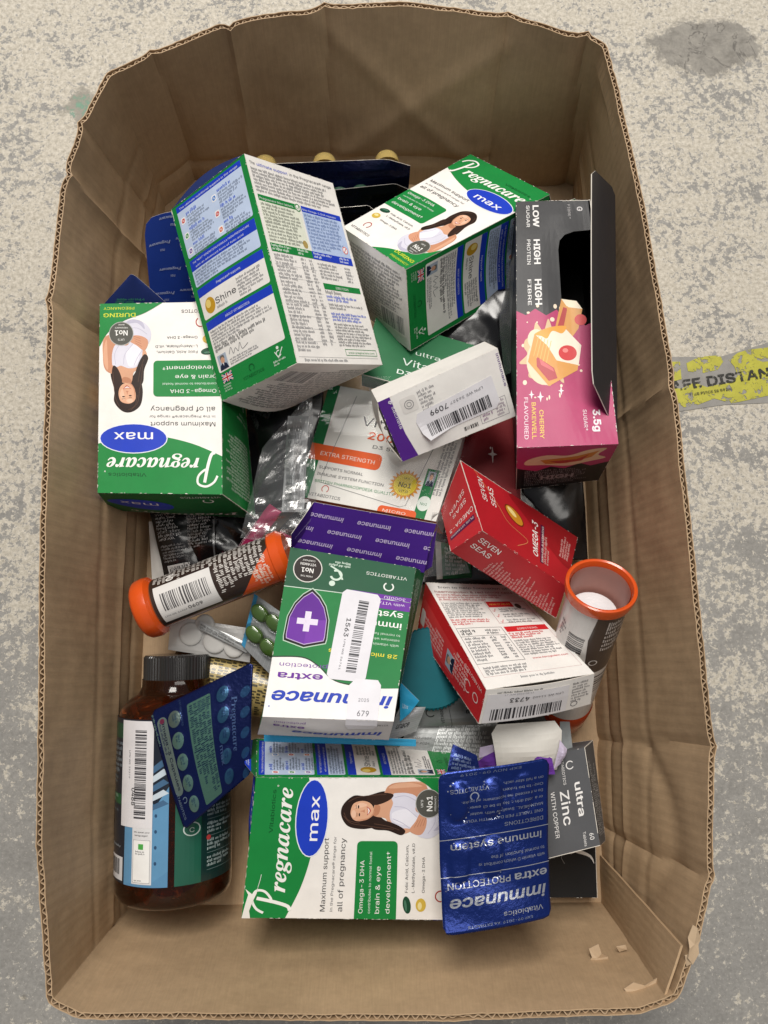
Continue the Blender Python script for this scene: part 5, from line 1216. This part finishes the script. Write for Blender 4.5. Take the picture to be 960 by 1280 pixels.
# ------------------------------------------------------------------ effervescent tubes
ORANGE = plain('orange_plastic', 'd9531a', .24, bump=.04, coat=.5, vary=.06)
ORANGE_D = plain('orange_clear_plastic', 'c8441a', .2, trans=.35, bump=.04, coat=.3)
CLEAR = plain('clear_plastic_tube', 'c9a08c', .12, trans=.75, ior=1.3, bump=.02)
FOAM = plain('white_cotton', 'e6e4e6', .9, bump=.8, bscale=500)
def tube1():
    fr = frame_of(at(176, 764, .078), at(362, 692, .092)); L_ = fr[4]; r = .0188
    root = thing('tablet_tube', 'brown effervescent tablet tube with orange ends, lying against the left wall', 'tablet tube', at(270, 735, .07))
    lathe('cap', fr, [(0, .001), (0, .017), (.0015, .0215), (.004, .0232), (.010, .0236), (.0135, .0228), (.015, .0205), (.016, r)], ORANGE, root, 56)
    lathe('body', fr, [(.016, r), (L_ - .012, r), (L_ - .012, .004)], plain('brown_print_plastic', '8a4420', .22, coat=.5, bump=.03), root, 56)
    lathe('base_cap', fr, [(L_ - .012, r + .0004), (L_ - .011, r + .0014), (L_ - .004, r + .0016), (L_, r - .002), (L_, .001)], ORANGE, root, 56)
    W_, H_ = 64, (L_ - .0285) * 1000
    s = Sheet(W_, H_, '33251f', 95)
    s.micro(1, H_ * .50, 52, H_ * .46, 11, 'd8d2cc', xh=.55, words=(3, 9)); s.micro(1, 2, 24, H_ * .5, 12, 'cfc8c2', xh=.55); s.text('90', 12, 14, 8, 'e4e0dc', rot=0, bold=.02)
    s.poly([(64, H_ * .66), (64, H_), (26, H_), (40, H_ * .86)], 'd9531a', 3); s.micro(42, H_ * .82, 18, H_ * .15, 5, 'f0d0bc', L=4)
    place(s, 'wrapper', cylmap(fr, r + .0003, .017, L_ - .0115, 0, 160), LABEL, root, (28, 8), thick=.0001, back='same')
    s = Sheet(36, 52, 'dedbd8', 96); s.bars(8, 5, 16, 42, '4a484a', 3, .5, vert=True); s.text('0609', 30, 24, 4.6, '3c3a3c', fit=13, rot=-90 + 180, bold=.008); s.text('LPN WE 36327', 30, 2.5, 2.4, '77757a', fit=20, rot=90)
    place(s, 'barcode_label', cylmap(fr, r + .0006, .020, .066, 58, 148), PAPER, root, (16, 6), thick=.0001)
tube1()
def tube2():
    fr = frame_of(at(705, 876, .034), at(752, 731, .150)); L_ = fr[4]; r = .0212
    root = thing('open_tablet_tube', 'open orange-rimmed tablet tube with white cotton inside, propped against the right wall', 'tablet tube', at(722, 890, .012))
    lathe('rim', fr, [(L_ - .010, r + .0002), (L_ - .009, .0238), (L_ - .002, .0250), (L_, .0246), (L_ + .0006, .0236), (L_, .0222), (L_ - .003, .0212), (L_ - .02, .0207)], ORANGE, root, 64)
    lathe('body', fr, [(.0, r), (L_ - .008, r)], plain('white_tube_plastic', 'd8d4d2', .3, bump=.03, coat=.3), root, 56)
    lathe('inside', fr, [(L_ - .004, r - .0005), (L_ - .026, r - .0012), (L_ - .045, r - .0016)], plain('inner_tube_plastic', 'b9867a', .35, trans=.2, bump=.05), root, 48)
    lathe('cotton', fr, [(L_ - .034, r - .0018), (L_ - .028, r - .004), (L_ - .0255, r - .010), (L_ - .0250, .00002)], FOAM, root, 32)
    lathe('base_cap', fr, [(-.022, .004), (-.022, .017), (-.018, .0205), (.004, .0225), (.006, r)], ORANGE_D, root, 48)
    H_ = (L_ - .016) * 1000
    s = Sheet(66, H_, 'dedbd8', 97)
    s.poly([(30, H_ * .50), (66, H_ * .50), (66, H_), (28, H_), (26, H_ * .8)], '453a36', 1); s.micro(36, H_ * .70, 26, H_ * .26, 7, 'cfc8c2'); s.bars(12, H_ * .66, 12, 18, '3a383a', 3, .6, vert=True); s.micro(3, H_ * .70, 7, 18, 4, '77757a', rot=0); s.ring(34, H_ * .60, 2.4, 3.2, 'e4e0dc', 3, 16)
    for k in range(7): s.rect(0, H_ * .44 - k * 3.4, 66, .6 + .9 * (k in (0, 2, 3)), '2f2b2a', 2)
    place(s, 'wrapper', cylmap(fr, r + .0003, .006, L_ - .010, 0, 185), LABEL, root, (28, 8), thick=.0001, back='same')
tube2()

# ------------------------------------------------------------------ blister packs
def blister_front():
    q = [at(685, 946, .142), at(547, 966, .150), at(555, 1171, .154), at(690, 1146, .140)]
    root = thing('blister_pack', 'blue foil immune supplement blister pack with silver lettering, overhanging the nearest carton', 'blister pack', at(618, 1060, .140))
    W_, H_ = 74, 108
    s = Sheet(W_, H_, '17307c', 101); C_ = 'b9bdc6'
    pockets = [(.83, .20, 2.6), (.53, .20, 2.2), (.24, .19, .9), (.83, .58, 1.3), (.53, .57, 1.0)]
    def bf(u, v):
        b = 0
        for pu, pv, h_ in pockets:
            d = (np.abs((u - pu) * W_ / 6.4) ** 2.6 + np.abs((v - pv) * H_ / 12.5) ** 2.6)
            b = b + h_ * .001 * np.clip(1.15 - d, 0, 1) ** .4
            b = b - .0005 * np.exp(-((d - 1.35) / .25) ** 2)
        return b + .0035 * ((u - .5) * 2) ** 2 * -1 + .004 * (v - .6) ** 2 * 4 + .0004 * np.sin(v * 20 + u * 6)
    m = patch(q, 0, 8, .0003, bowfn=bf)
    s.text('immunace', 3, 86, 10.5, C_, fit=66, bold=.016, shear=.15); s.text('Vitabiotics', 6, 98.5, 4.4, C_, fit=28); s.text('EXP 09-2019  A4 EXTRACTS', 14, 104, 2.2, '9aa4bc', fit=44)
    s.text('extra', 2, 75.5, 7.4, C_, fit=23, bold=.016); s.text('PROTECTION', 28, 75.5, 6.0, C_, fit=42, bold=.006); s.text('™', 70.5, 79, 2, C_)
    s.rect(0, 71.4, 74, .45, 'c4c8d0', 2); s.text('with vitamin D which contributes', 3, 65, 3.0, 'a4acc0', fit=46); s.text('to normal function of the', 3, 60.6, 3.0, 'a4acc0', fit=38)
    s.text('immune system', 5, 50.2, 6.6, C_, fit=62, bold=.008); s.rect(0, 46.5, 74, .45, 'c4c8d0', 2)
    s.text('DIRECTIONS', 4, 40, 3.6, 'a4acc0', fit=27)
    for k, (t, f_) in enumerate((('ONE TABLET PER DAY WITH YOUR', 54), ('MAIN MEAL. Swallow with water', 50), ('or a cold drink. Not to be chewed.', 52), ('Do not exceed the recommended intake.', 56), ('Only to be taken', 28), ('on a full stomach.', 28))): s.text(t, 4, 35 - k * 4.6, 2.7, 'a4acc0', fit=f_)
    s.text('VITABIOTICS', 42, 12.4, 4, 'b0b8ca', fit=25); s.ring(51, 19, 2.2, 3, 'b0b8ca', 3, 18, -235, 55); s.text('EXP NOV 09-2019', 20, 2.6, 2.4, '8a96b4', fit=40)
    rr = [(5, 0), (69, 0), (73, 2), (74, 5), (74, 103), (72, 107), (68, 108), (6, 108), (2, 107), (0, 103), (0, 5), (2, 1.4)]
    place(s, 'foil_sheet', m, FOIL, root, (44, 60), outline=rr, thick=.0004, back='b8bcc4', smooth=True)
blister_front()
def blister_blue():
    q = [at(186, 891, .104), at(228, 1040, .106), at(312, 968, .110), at(316, 827, .116)]
    root = thing('omega_blister_pack', 'dark blue omega capsule blister pack resting across the amber bottle', 'blister pack', at(250, 930, .098))
    W_, H_ = 94, 86
    s = Sheet(W_, H_, '0f1f58', 102); G_ = '6a8f88'
    ov = [(18, 20), (36, 20), (54, 20), (72, 20)] + [(8, 20)]
    def bf(u, v):
        b = 0
        for k in range(5):
            d = np.hypot((u * W_ - (14 + k * 17)) / 6.6, (v * H_ - 18.5) / 5.6); b = b + .0012 * np.clip(1.1 - d, 0, 1) ** .6
            d = np.hypot((u * W_ - (14 + k * 17)) / 6.6, (v * H_ - 60.5) / 5.6); b = b + .0009 * np.clip(1.1 - d, 0, 1) ** .6
        return b + .004 * np.sin(np.pi * u) * np.sin(np.pi * v) - .003 * (u - .4) ** 2 * 4
    m = patch(q, 0, 9, .0003, bowfn=bf)
    for k in range(5):
        s.ell(14 + k * 17, 18.5, 6.4, 5.4, G_ if k else '6a7c78', 2); s.micro(10 + k * 17, 16.6, 8, 4, 2, '2a4a6a', xh=.6)
        s.ell(14 + k * 17, 60.5, 6.2, 5.2, '2f5a7c', 2); s.micro(10 + k * 17, 58.6, 8, 4, 2, '1f3a6a', xh=.6)
        s.ell(22 + k * 17, 80, 4.4, 4.4, '28507c', 2)
    s.rrect(8, 3.6, 62, 8.4, 4, '7d908c', 2); s.text('Omega-3 Capsules', 10, 7.2, 3.6, '2a3450', fit=56, bold=.01); s.micro(12, 4.2, 52, 2.6, 1, '3a4668'); s.ell(11, 8, 2, 2, '8a3a5a', 5); s.micro(3, .6, 50, 2, 1, '7fa39a')
    s.rrect(8, 30, 82, 20, 1.5, '5c8778', 2); s.micro(10, 31, 78, 18, 5, '22405a', xh=.62, words=(3, 8))
    s.text(italic('Pregnacare'), 20, 68, 8, '5670a0', fit=46, font='math'); s.text('max', 54, 55, 5, '5f78a8', fit=16); s.text('VITABIOTICS', 66, 4, 3, '8fa4b4', fit=22); s.ring(75, 10.6, 1.8, 2.4, '8fa4b4', 3, 16, -55, 235); s.text('LOT 05S3 TESTED', 2, 24, 2, '5670a0', fit=20)
    rr = [(4, 0), (91, 0), (94, 3), (94, 83), (91, 86), (3, 86), (0, 83), (0, 4)]
    place(s, 'foil_sheet', m, FOIL, root, (48, 44), outline=rr, thick=.0004, back='9aa0ac', smooth=True)
blister_blue()

PILLG, SILV = plain('green_tablet', '4d6b2c', .3, coat=.5), ink_material('silver_foil', .36, metallic=.4, bump=.25, bscale=300)
CLRB = film_material('clear_blister_film', (.97, .98, .97), .10, .08)
YEL = plain('amber_capsule', 'e0c57c', .08, trans=.5, coat=.9, ior=1.3)
def blister_generic(name, label, loc, q, sheet, pillf, mat, bow=.001):
    root = thing(name, label, 'blister pack', loc)
    m = patch(q, bow, 3, .0006)
    place(sheet, 'foil_sheet', m, mat, root, (10, 10), thick=.0004, back='b9bdc2')
    q = [np.asarray(p) for p in q]
    ax, up = q[1] - q[0], q[3] - q[0]
    ax = ax / np.linalg.norm(ax); up = up - ax * (ax @ up); up /= np.linalg.norm(up)
    for (u, v, rx, ry, hz, pm, dm) in pillf:
        c = m(np.array([u]), np.array([v]), np.array([.0003]))[0]
        if dm: dome('pocket', c, ax, up, rx * 1.22, ry * 1.22, hz * 1.2, dm, root, square=2.4)
        if pm: dome('tablet', c, ax, up, rx, ry, hz, pm, root)
    return root
# green tablets in clear plastic
s = Sheet(60, 80, 'a9acae', 111); s.rect(0, 0, 5, 80, '4aa6d8', 2); s.micro(.6, 4, 70, 3.6, 1, 'e4eef4', rot=90)
for k in range(9): s.line([(12 + k * 5, 0), (20 + k * 5, 80)], .4, 'c4c7c8', 2)
q = [at(302, 806, .068), at(352, 858, .070), at(372, 780, .078), at(318, 742, .074)]
blister_generic('green_tablet_blister', 'clear blister of green oval tablets with a pale blue edge, left of the green carton', at(330, 790, .066), q, s,
    [(.22, .36, .0085, .006, .0045, PILLG, CLRB), (.22, .76, .0085, .006, .0045, PILLG, CLRB), (.56, .36, .0085, .006, .0045, PILLG, CLRB), (.56, .78, .0085, .006, .0045, PILLG, CLRB)], SILV)
s = Sheet(70, 40, 'd4d2cf', 112); TABW = plain('white_tablet_pocket', 'd2d0cc', .4)
q = [at(210, 812, .052), at(312, 828, .056), at(316, 786, .060), at(214, 770, .056)]
blister_generic('white_tablet_blister', 'white blister of round tablets below the lying brown tube', at(260, 800, .05), q, s, [(.26, .56, .0095, .0095, .002, TABW, None), (.56, .45, .0095, .0095, .002, TABW, None), (.80, .38, .0085, .0085, .002, TABW, None), (.42, .92, .008, .008, .002, TABW, None)], SILV)
s = Sheet(60, 12, 'c9cbcb', 113); s.micro(2, 2, 54, 7, 2, '77797a')
q = [at(247, 786, .062), at(308, 816, .064), at(312, 806, .066), at(250, 775, .064)]
blister_generic('clear_edge_strip', 'narrow clear printed blister edge lying across the white tablets', at(280, 796, .06), q, s, [], SILV)
# gold printed sheet and the amber bottle it wraps
root = thing('gold_label_bottle', 'dark amber bottle with a gold printed label, hidden behind the bottle cap', 'pill bottle', at(270, 850, .006))
fr = frame_of(at(232, 838, .030), at(345, 862, .030)); lathe('body', fr, [(-.012, .012), (-.008, .020), (0, .0245), (.10, .0245)], AMBER, root, 48)
s = Sheet(50, 70, 'b9a468', 114); s.micro(2, 2, 46, 66, 15, '4a4430', xh=.6); place(s, 'label', cylmap(fr, .0249, .012, .09, 0, 160), LABEL, root, (20, 6), thick=.0002, back='same')

# blister strips standing on edge at the far end
def edge_strip(name, label, px, z, h_, lean, col, domes, dmat, dr, dh):
    p0, p1 = at(*px[0], z), at(*px[1], z); d = p1 - p0; n_ = np.array([-d[1], d[0], 0]); n_ /= np.linalg.norm(n_)      # n_ points to the far wall
    dn = np.array([0, 0, -h_]) - n_ * lean
    q = [p0 + dn, p1 + dn, p1, p0]
    root = thing(name, label, 'blister pack', (p0 + p1) / 2 + dn)
    s = Sheet(np.linalg.norm(d) * 1000, h_ * 1000, col, 5); s.micro(4, 4, 60, 12, 4, '2a3a78')
    m = patch(q, .004, 4, .0030, bowfn=lambda u, v: .010 * np.clip(u - .86, 0, 1) ** 1 * v * 6)
    place(s, 'foil_sheet', m, FOIL, root, (24, 6), thick=.0005, back='2a3040')
    ax = -d / np.linalg.norm(d)
    for u, drop in domes:
        c = p0 + d * u + dn * drop + n_ * .0008
        o = dome('capsule_pocket', c, ax, -dn, dr, dr * .85, dh, dmat, root)
    return root
edge_strip('capsule_strip', 'navy blister strip of amber capsules standing on edge by the far wall', ((312, 206), (512, 198)), .098, .05, .012, '141d4a', ((.09, .14), (.465, .14), (.86, .14)), YEL, .0105, .012)
GRND = plain('dark_green_capsule', '41604a', .2, coat=.6)
edge_strip('green_capsule_strip', 'dark blister strip of grey-green capsules behind the tall carton', ((395, 240), (510, 228)), .080, .04, .010, '15171c', ((.25, .2), (.48, .2)), GRND, .0085, .009)
edge_strip('black_blister_strip', 'black blister strip with a silver glint, nearest of the far wall strips', ((400, 262), (470, 256)), .066, .04, .010, '0f1012', ((.6, .2),), GRND, .007, .008)

# ------------------------------------------------------------------ teal-lidded jar
TEAL = plain('teal_plastic', '045a64', .5, bump=.05); TEAL.node_tree.nodes['Principled BSDF'].inputs['Specular IOR Level'].default_value = .15
root = thing('teal_jar', 'jar with a smooth teal lid beside the iron carton', 'jar', at(535, 850, .012))
fr = frame_of(at(530, 842, .012), at(538, 835, .082), up=(0, 1, 0)); L_ = fr[4]
lathe('jar_body', fr, [(0, .001), (0, .026), (L_ - .018, .028)], plain('white_jar_plastic', 'c9c9c6', .4), root, 48)
cap('lid', fr, L_ - .02, L_, .0315, TEAL, root, 60)

# ------------------------------------------------------------------ grey and silver strips, small packs
def slab(name, label, cat, q, sheet, mat, part='foil_sheet', bow=.002, dent=.0008, grid=(10, 8), th=.0004, back='a8aaac', seed=6):
    root = thing(name, label, cat, np.mean([np.asarray(p) for p in q], axis=0) - (0, 0, .002))
    place(sheet, part, patch(q, bow, seed, dent), mat, root, grid, thick=th, back=back); return root
s = Sheet(80, 40, '8a8c8c', 121); s.micro(28, 2, 48, 36, 11, 'd4d6d6', xh=.6); s.text('LOT 0509', 8, 24, 3, '4a4c4c', fit=16); s.text('EXP 2024', 8, 19, 3, '4a4c4c', fit=16)
slab('printed_foil_strip', 'grey foil strip printed with rows of small white type, below the iron carton', 'foil strip', [at(492, 950, .072), at(612, 968, .070), at(622, 900, .066), at(512, 905, .070)], s, SILV)
s = Sheet(60, 30, '77797a', 122); s.text('VITABIOTICS', 26, 3, 4, '2a2c2c', fit=25, rot=90); s.ring(14, 14, 3.4, 4.4, '2a2c2c', 3, 18, 35, 325); s.rect(32, 0, .5, 30, '3a3c3c', 2); s.text('B', 52, 12, 6, '1f2121', rot=90, bold=.02)
slab('dark_foil_strip', 'darker grey foil strip with a horseshoe emblem, in front of the teal lid', 'foil strip', [at(520, 908, .076), at(604, 906, .074), at(592, 868, .080), at(518, 872, .082)], s, SILV)
s = Sheet(60, 26, 'b4b6b8', 123); s.text('unace', 12, 10, 7, '33363a', fit=26, bold=.01)
for k in range(12): s.rect(0, k * 2.2, 60, .2, '9a9c9e', 2)
for k in range(27): s.rect(k * 2.2, 0, .2, 26, '9a9c9e', 2)
slab('silver_blister', 'silver cross-hatched blister tip sticking out beside the green carton', 'blister pack', [at(478, 930, .082), at(520, 914, .086), at(532, 884, .092), at(500, 884, .090)], s, SILV, bow=.003)
s = Sheet(30, 20, '2f9cc8', 124); s.text('Ultra', 6, 7, 4, 'cfe6f2', fit=12)
slab('blue_carton_corner', 'bright blue folded card corner beside the green carton', 'card', [at(500, 902, .094), at(512, 892, .096), at(524, 876, .100), at(500, 852, .098)], s, CARD, 'card', .001)
s = Sheet(80, 12, '3aa0cc', 125)
slab('blue_card', 'thin strip of bright blue card between the green carton and the nearest carton', 'card', [at(330, 927, .112), at(520, 933, .108), at(520, 924, .110), at(330, 917, .114)], s, CARD, 'card', .001)
s = Sheet(40, 24, '20347e', 126); s.micro(4, 4, 30, 14, 4, '9ab0e0')
slab('blue_blister_corner', 'small blue foil corner poking out past the nearest carton', 'blister pack', [at(558, 968, .118), at(602, 972, .112), at(596, 944, .112), at(566, 930, .116)], s, FOIL, bow=.002)
# white carton torn open, purple print on its outside
root = thing('torn_white_carton', 'flattened white carton with purple print and a lavender tab, between iron carton and blue blister', 'carton', at(645, 950, .07))
place(Sheet(60, 40, 'e2dfd8', 131), 'inner_panel', patch([at(622, 968, .098), at(696, 962, .094), at(702, 900, .108), at(612, 906, .110)], .004, 3, .001, bowfn=lambda u, v: .004 * np.sin(v * 3)), CARD, root, (10, 10), outline=[(0, 0), (60, 0), (60, 33), (54, 40), (6, 40), (0, 34)], back='6a3a98')
s = Sheet(24, 34, '6a3a9c', 132); s.poly([(0, 20), (24, 30), (24, 34), (0, 34)], 'c9bcd8', 2)
place(s, 'side_panel', patch([at(596, 966, .090), at(624, 972, .094), at(628, 928, .106), at(600, 934, .100)], .001, 4, .001), CARD, root, (6, 8), outline=[(0, 0), (20, 0), (24, 30), (16, 34), (0, 16)], back='d8d0e0')
s = Sheet(26, 34, '6a3a9c', 133)
place(s, 'side_panel', patch([at(662, 968, .100), at(694, 968, .100), at(690, 948, .104), at(660, 930, .110)], .001, 5, .001), CARD, root, (6, 8), back='d8d0e0')
place(Sheet(20, 26, 'cfc4dc', 134), 'tab', patch([at(692, 962, .100), at(704, 952, .100), at(711, 934, .104), at(697, 922, .110)], .002, 5, .001), CARD, root, (6, 8), outline=[(0, 0), (14, 0), (20, 12), (18, 22), (4, 26)], back='d8d0e0')
s = Sheet(20, 40, '8f9496', 135)
slab('grey_card', 'pale grey card edge standing behind the zinc carton', 'card', [at(700, 946, .084), at(716, 938, .084), at(712, 902, .080), at(700, 902, .080)], s, CARD, 'card', .001)

# ------------------------------------------------------------------ bags and pouches
def crumple(q, n, amp, seed, folds=9, f0=30, f1=110, round_=0.0):
    q = [np.asarray(p, float) for p in q]; r = np.random.default_rng(seed)
    K = [(r.normal(0, 1, 2), r.uniform(f0, f1), r.uniform(0, 6)) for _ in range(folds)]
    nrm = np.cross(q[1] - q[0], q[3] - q[0]); nrm /= np.linalg.norm(nrm)
    def f(u, v, off):
        u = np.asarray(u)[:, None]; v = np.asarray(v)[:, None]; off = np.asarray(off)[:, None]
        P = q[0] * (1 - u) * (1 - v) + q[1] * u * (1 - v) + q[2] * u * v + q[3] * (1 - u) * v
        a = P[:, :1]; b = P[:, 1:2]; d = 0
        wob = .006 * np.sin(a * 90 + 3) + .006 * np.sin(b * 70)
        for k, fr_, ph in K:
            k = k / np.linalg.norm(k); t = ((a + wob) * k[0] + (b + wob) * k[1]) * fr_ + ph
            d = d + np.abs((t % 2) - 1) / fr_ * 1.6
        d = d - d.mean() if len(P) > 4 else d
        return P + nrm * (amp * d * 30 + off + round_ * np.sin(np.pi * np.clip(u, 0, 1)) * np.sin(np.pi * np.clip(v, 0, 1)))
    return f
def filmsheet(name, label, cat, q, n, amp, seed, mat, outline_uv=None, f0=30, f1=110, part='film', round_=0.0, folds=9):
    root = thing(name, label, cat, np.mean([np.asarray(p) for p in q], axis=0) - (0, 0, .01))
    f = crumple(q, n, amp, seed, folds, f0, f1, round_); g = np.linspace(0, 1, n + 1); U, V_ = np.meshgrid(g, g, indexing='ij'); P = f(U.ravel(), V_.ravel(), np.zeros(U.size))
    Fc = [(i * (n + 1) + j, (i + 1) * (n + 1) + j, (i + 1) * (n + 1) + j + 1, i * (n + 1) + j + 1) for i in range(n) for j in range(n)]
    if outline_uv is not None:
        from mathutils.geometry import intersect_point_tri_2d
        tr = [[outline_uv[i] for i in t] for t in tessellate_polygon([[Vector((*p, 0)) for p in outline_uv]])]
        def inside(i, j): return any(intersect_point_tri_2d(Vector(((i + .5) / n, (j + .5) / n)), *[Vector(p) for p in t]) for t in tr)
        Fc = [fc for k, fc in enumerate(Fc) if inside(k // n, k % n)]
    obj(part, P, Fc, mat, root, False); return root
BAG = film_material('clear_bag_film', (1, 1, 1), .022, .06, 0.0)
BAG2 = film_material('crinkled_bag_film', (.95, .955, .955), .20, .18, .05)
# bag round the vitamin D carton
filmsheet('clear_bag', 'clear plastic bag stretched round the vitamin D carton', 'plastic bag', [at(362, 660, .100), at(556, 676, .100), at(622, 470, .112), at(372, 470, .112)], 44, .00045, 5, BAG, f0=8, f1=26, folds=5, part='film')
# crinkled bag of bars left of it
filmsheet('crinkled_bag', 'crinkled clear bag with shiny folds left of the vitamin D carton', 'plastic bag', [at(300, 672, .082), at(398, 690, .084), at(390, 488, .094), at(328, 560, .090)], 48, .0021, 9, BAG2, f0=40, f1=150, part='film')
filmsheet('loose_bag_corner', 'loose clear bag corner bunched between the red fish oil carton and the purple flap', 'plastic bag', [at(530, 722, .078), at(588, 716, .074), at(560, 640, .092), at(540, 640, .098)], 26, .0020, 19, BAG2, f0=40, f1=150, part='film')
s = Sheet(30, 30, '2a6f45', 127); s.micro(8, 3, 18, 24, 7, 'd8e4da'); s.rect(0, 0, 5, 30, 'd4d2cc', 2)
slab('green_strip', 'small green and white printed strip in the gap under the fish oil carton', 'card', [at(546, 724, .052), at(590, 722, .052), at(586, 684, .058), at(544, 676, .058)], s, CARD, 'card', .001)
s = Sheet(40, 60, 'b0b2b4', 128); s.micro(4, 4, 32, 50, 10, '6a6c6e')
slab('silver_foil_scrap', 'crumpled silver foil scrap with grey print left of the vitamin D carton', 'foil strip', [at(352, 640, .070), at(380, 640, .070), at(386, 520, .078), at(360, 520, .078)], s, SILV, bow=.003, dent=.003)
def pouch(name, label, q, sheet, mat=None, amp=.0008, seed=3, f0=30, f1=90, round_=.006, grid=(44, 44)):
    root = thing(name, label, 'pouch', np.mean([np.asarray(p) for p in q], axis=0) - (0, 0, .012))
    place(sheet, 'pouch_front', crumple(q, 0, amp, seed, 8, f0, f1, round_), mat or FILM, root, grid, thick=.004, back='same', smooth=True); return root
s = Sheet(40, 80, '17171a', 141); s.micro(6, 40, 26, 36, 9, 'b4b2b2', xh=.55); s.rect(8, 4, 24, 9, 'c4c2c0', 2); s.bars(10, 5, 20, 6, '2a2a2a', 3, .4); s.micro(6, 16, 28, 20, 6, '8a8888')
pouch('black_print_pouch', 'black pouch with white small print by the left wall, under the upside-down carton', [at(206, 724, .040), at(250, 714, .044), at(232, 630, .050), at(186, 634, .046)], s)
s = Sheet(60, 80, '121214', 142); s.micro(4, 36, 22, 40, 11, 'a8a6a6', xh=.55, rot=0); s.poly([(30, 10), (38, 8), (40, 22), (34, 26), (30, 20)], 'c42860', 2); s.rect(26, 0, 1.5, 80, '5a5a5c', 2)
pouch('black_pouch', 'shiny black pouch with a pink mark beside the lying brown tube', [at(238, 724, .038), at(318, 706, .044), at(320, 630, .052), at(228, 640, .050)], s, amp=.0013, seed=8)
s = Sheet(26, 60, '19191b', 143); s.micro(3, 4, 20, 50, 12, '9a9898')
pouch('black_wrapper', 'long black bar wrapper with grey edge crossing under the pink wrapper', [at(300, 716, .046), at(322, 708, .048), at(392, 650, .058), at(372, 636, .060)], s, amp=.0012, seed=4, round_=.003)
s = Sheet(30, 90, 'c02a66', 144); s.micro(8, 6, 60, 8, 2, 'f0c4d4', rot=90); s.text('BAR', 22, 30, 6, 'e8b8c8', fit=18, rot=90)
pouch('pink_wrapper', 'crinkled pink bar wrapper inside the clear bag', [at(296, 688, .056), at(310, 694, .058), at(352, 640, .070), at(336, 630, .070)], s, amp=.0016, seed=12, f0=60, f1=160, round_=.004)
s = Sheet(26, 60, 'c02a66', 151); s.micro(4, 4, 18, 50, 9, 'f0c4d4')
pouch('pink_wrapper', 'short pink wrapper tip next to the orange end of the brown tube', [at(322, 716, .050), at(340, 716, .052), at(366, 672, .062), at(350, 664, .062)], s, amp=.0016, seed=14, f0=60, f1=160, round_=.004)
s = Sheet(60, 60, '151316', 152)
pouch('bar_box_shade_sheet', 'black sheet standing in for the shade between the bar box and the open tube', [at(660, 700, .030), at(735, 700, .032), at(728, 590, .044), at(650, 590, .044)], s, amp=.0009, seed=33, f0=12, f1=40)  # no real packet: a black sheet darkens this shadowed gap
s = Sheet(90, 110, '141416', 145); s.text('iVA', 14, 70, 17, '4a4a4c', fit=50, rot=35, bold=.02); s.text('Bar', 46, 40, 12, '3a3a3c', rot=35, bold=.02)
pouch('black_lettered_pouch', 'large black pouch with dim grey letters behind the crinkled bag', [at(296, 640, .040), at(400, 640, .046), at(404, 480, .056), at(312, 478, .056)], s, amp=.0006, seed=21, f0=10, f1=40)
s = Sheet(90, 90, '0e0e11', 146)
pouch('black_bag', 'plain black plastic bag in the gap left of the bar box', [at(500, 470, .050), at(652, 500, .054), at(648, 360, .070), at(540, 370, .062)], s, amp=.0011, seed=23, f0=12, f1=50)
filmsheet('clear_sleeve', 'smoky clear sleeve hanging along the side of the bar box', 'plastic sleeve', [at(628, 470, .085), at(648, 460, .10), at(646, 300, .13), at(626, 380, .10)], 20, .0009, 15, film_material('smoky_film', (.55, .56, .58), .12, .15, .06), f0=20, f1=60)
s = Sheet(70, 70, '1a1113', 147)
pouch('pile_gap_shade', 'brown-black sheet added as shade at the bottom of the pile below the fish oil carton', [at(520, 730, .034), at(700, 740, .036), at(690, 560, .044), at(560, 560, .044)], s, amp=.0009, seed=27, f0=12, f1=40)  # added filler, its dark colour stands for the shade inside the pile
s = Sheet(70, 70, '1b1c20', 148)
pouch('low_gap_shade', 'dull black sheet added as shade at the bottom between the green carton and the zinc carton', [at(480, 960, .030), at(690, 960, .034), at(680, 800, .044), at(500, 800, .044)], s, amp=.0009, seed=29, f0=12, f1=40)  # added filler, coloured black for the shade deep between the packs
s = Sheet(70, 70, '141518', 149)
pouch('far_gap_shade', 'black sheet added as shade under the far strips and cartons', [at(380, 330, .030), at(520, 330, .034), at(520, 236, .050), at(380, 236, .050)], s, amp=.0009, seed=31, f0=12, f1=40)  # added dark sheet in place of the shade under the far packs
s = Sheet(30, 60, 'dcd9d4', 150)
slab('white_paper', 'white paper edge along the left wall beside the black pouch', 'paper', [at(190, 724, .030), at(208, 722, .030), at(200, 650, .034), at(186, 652, .034)], s, CARD, 'paper')
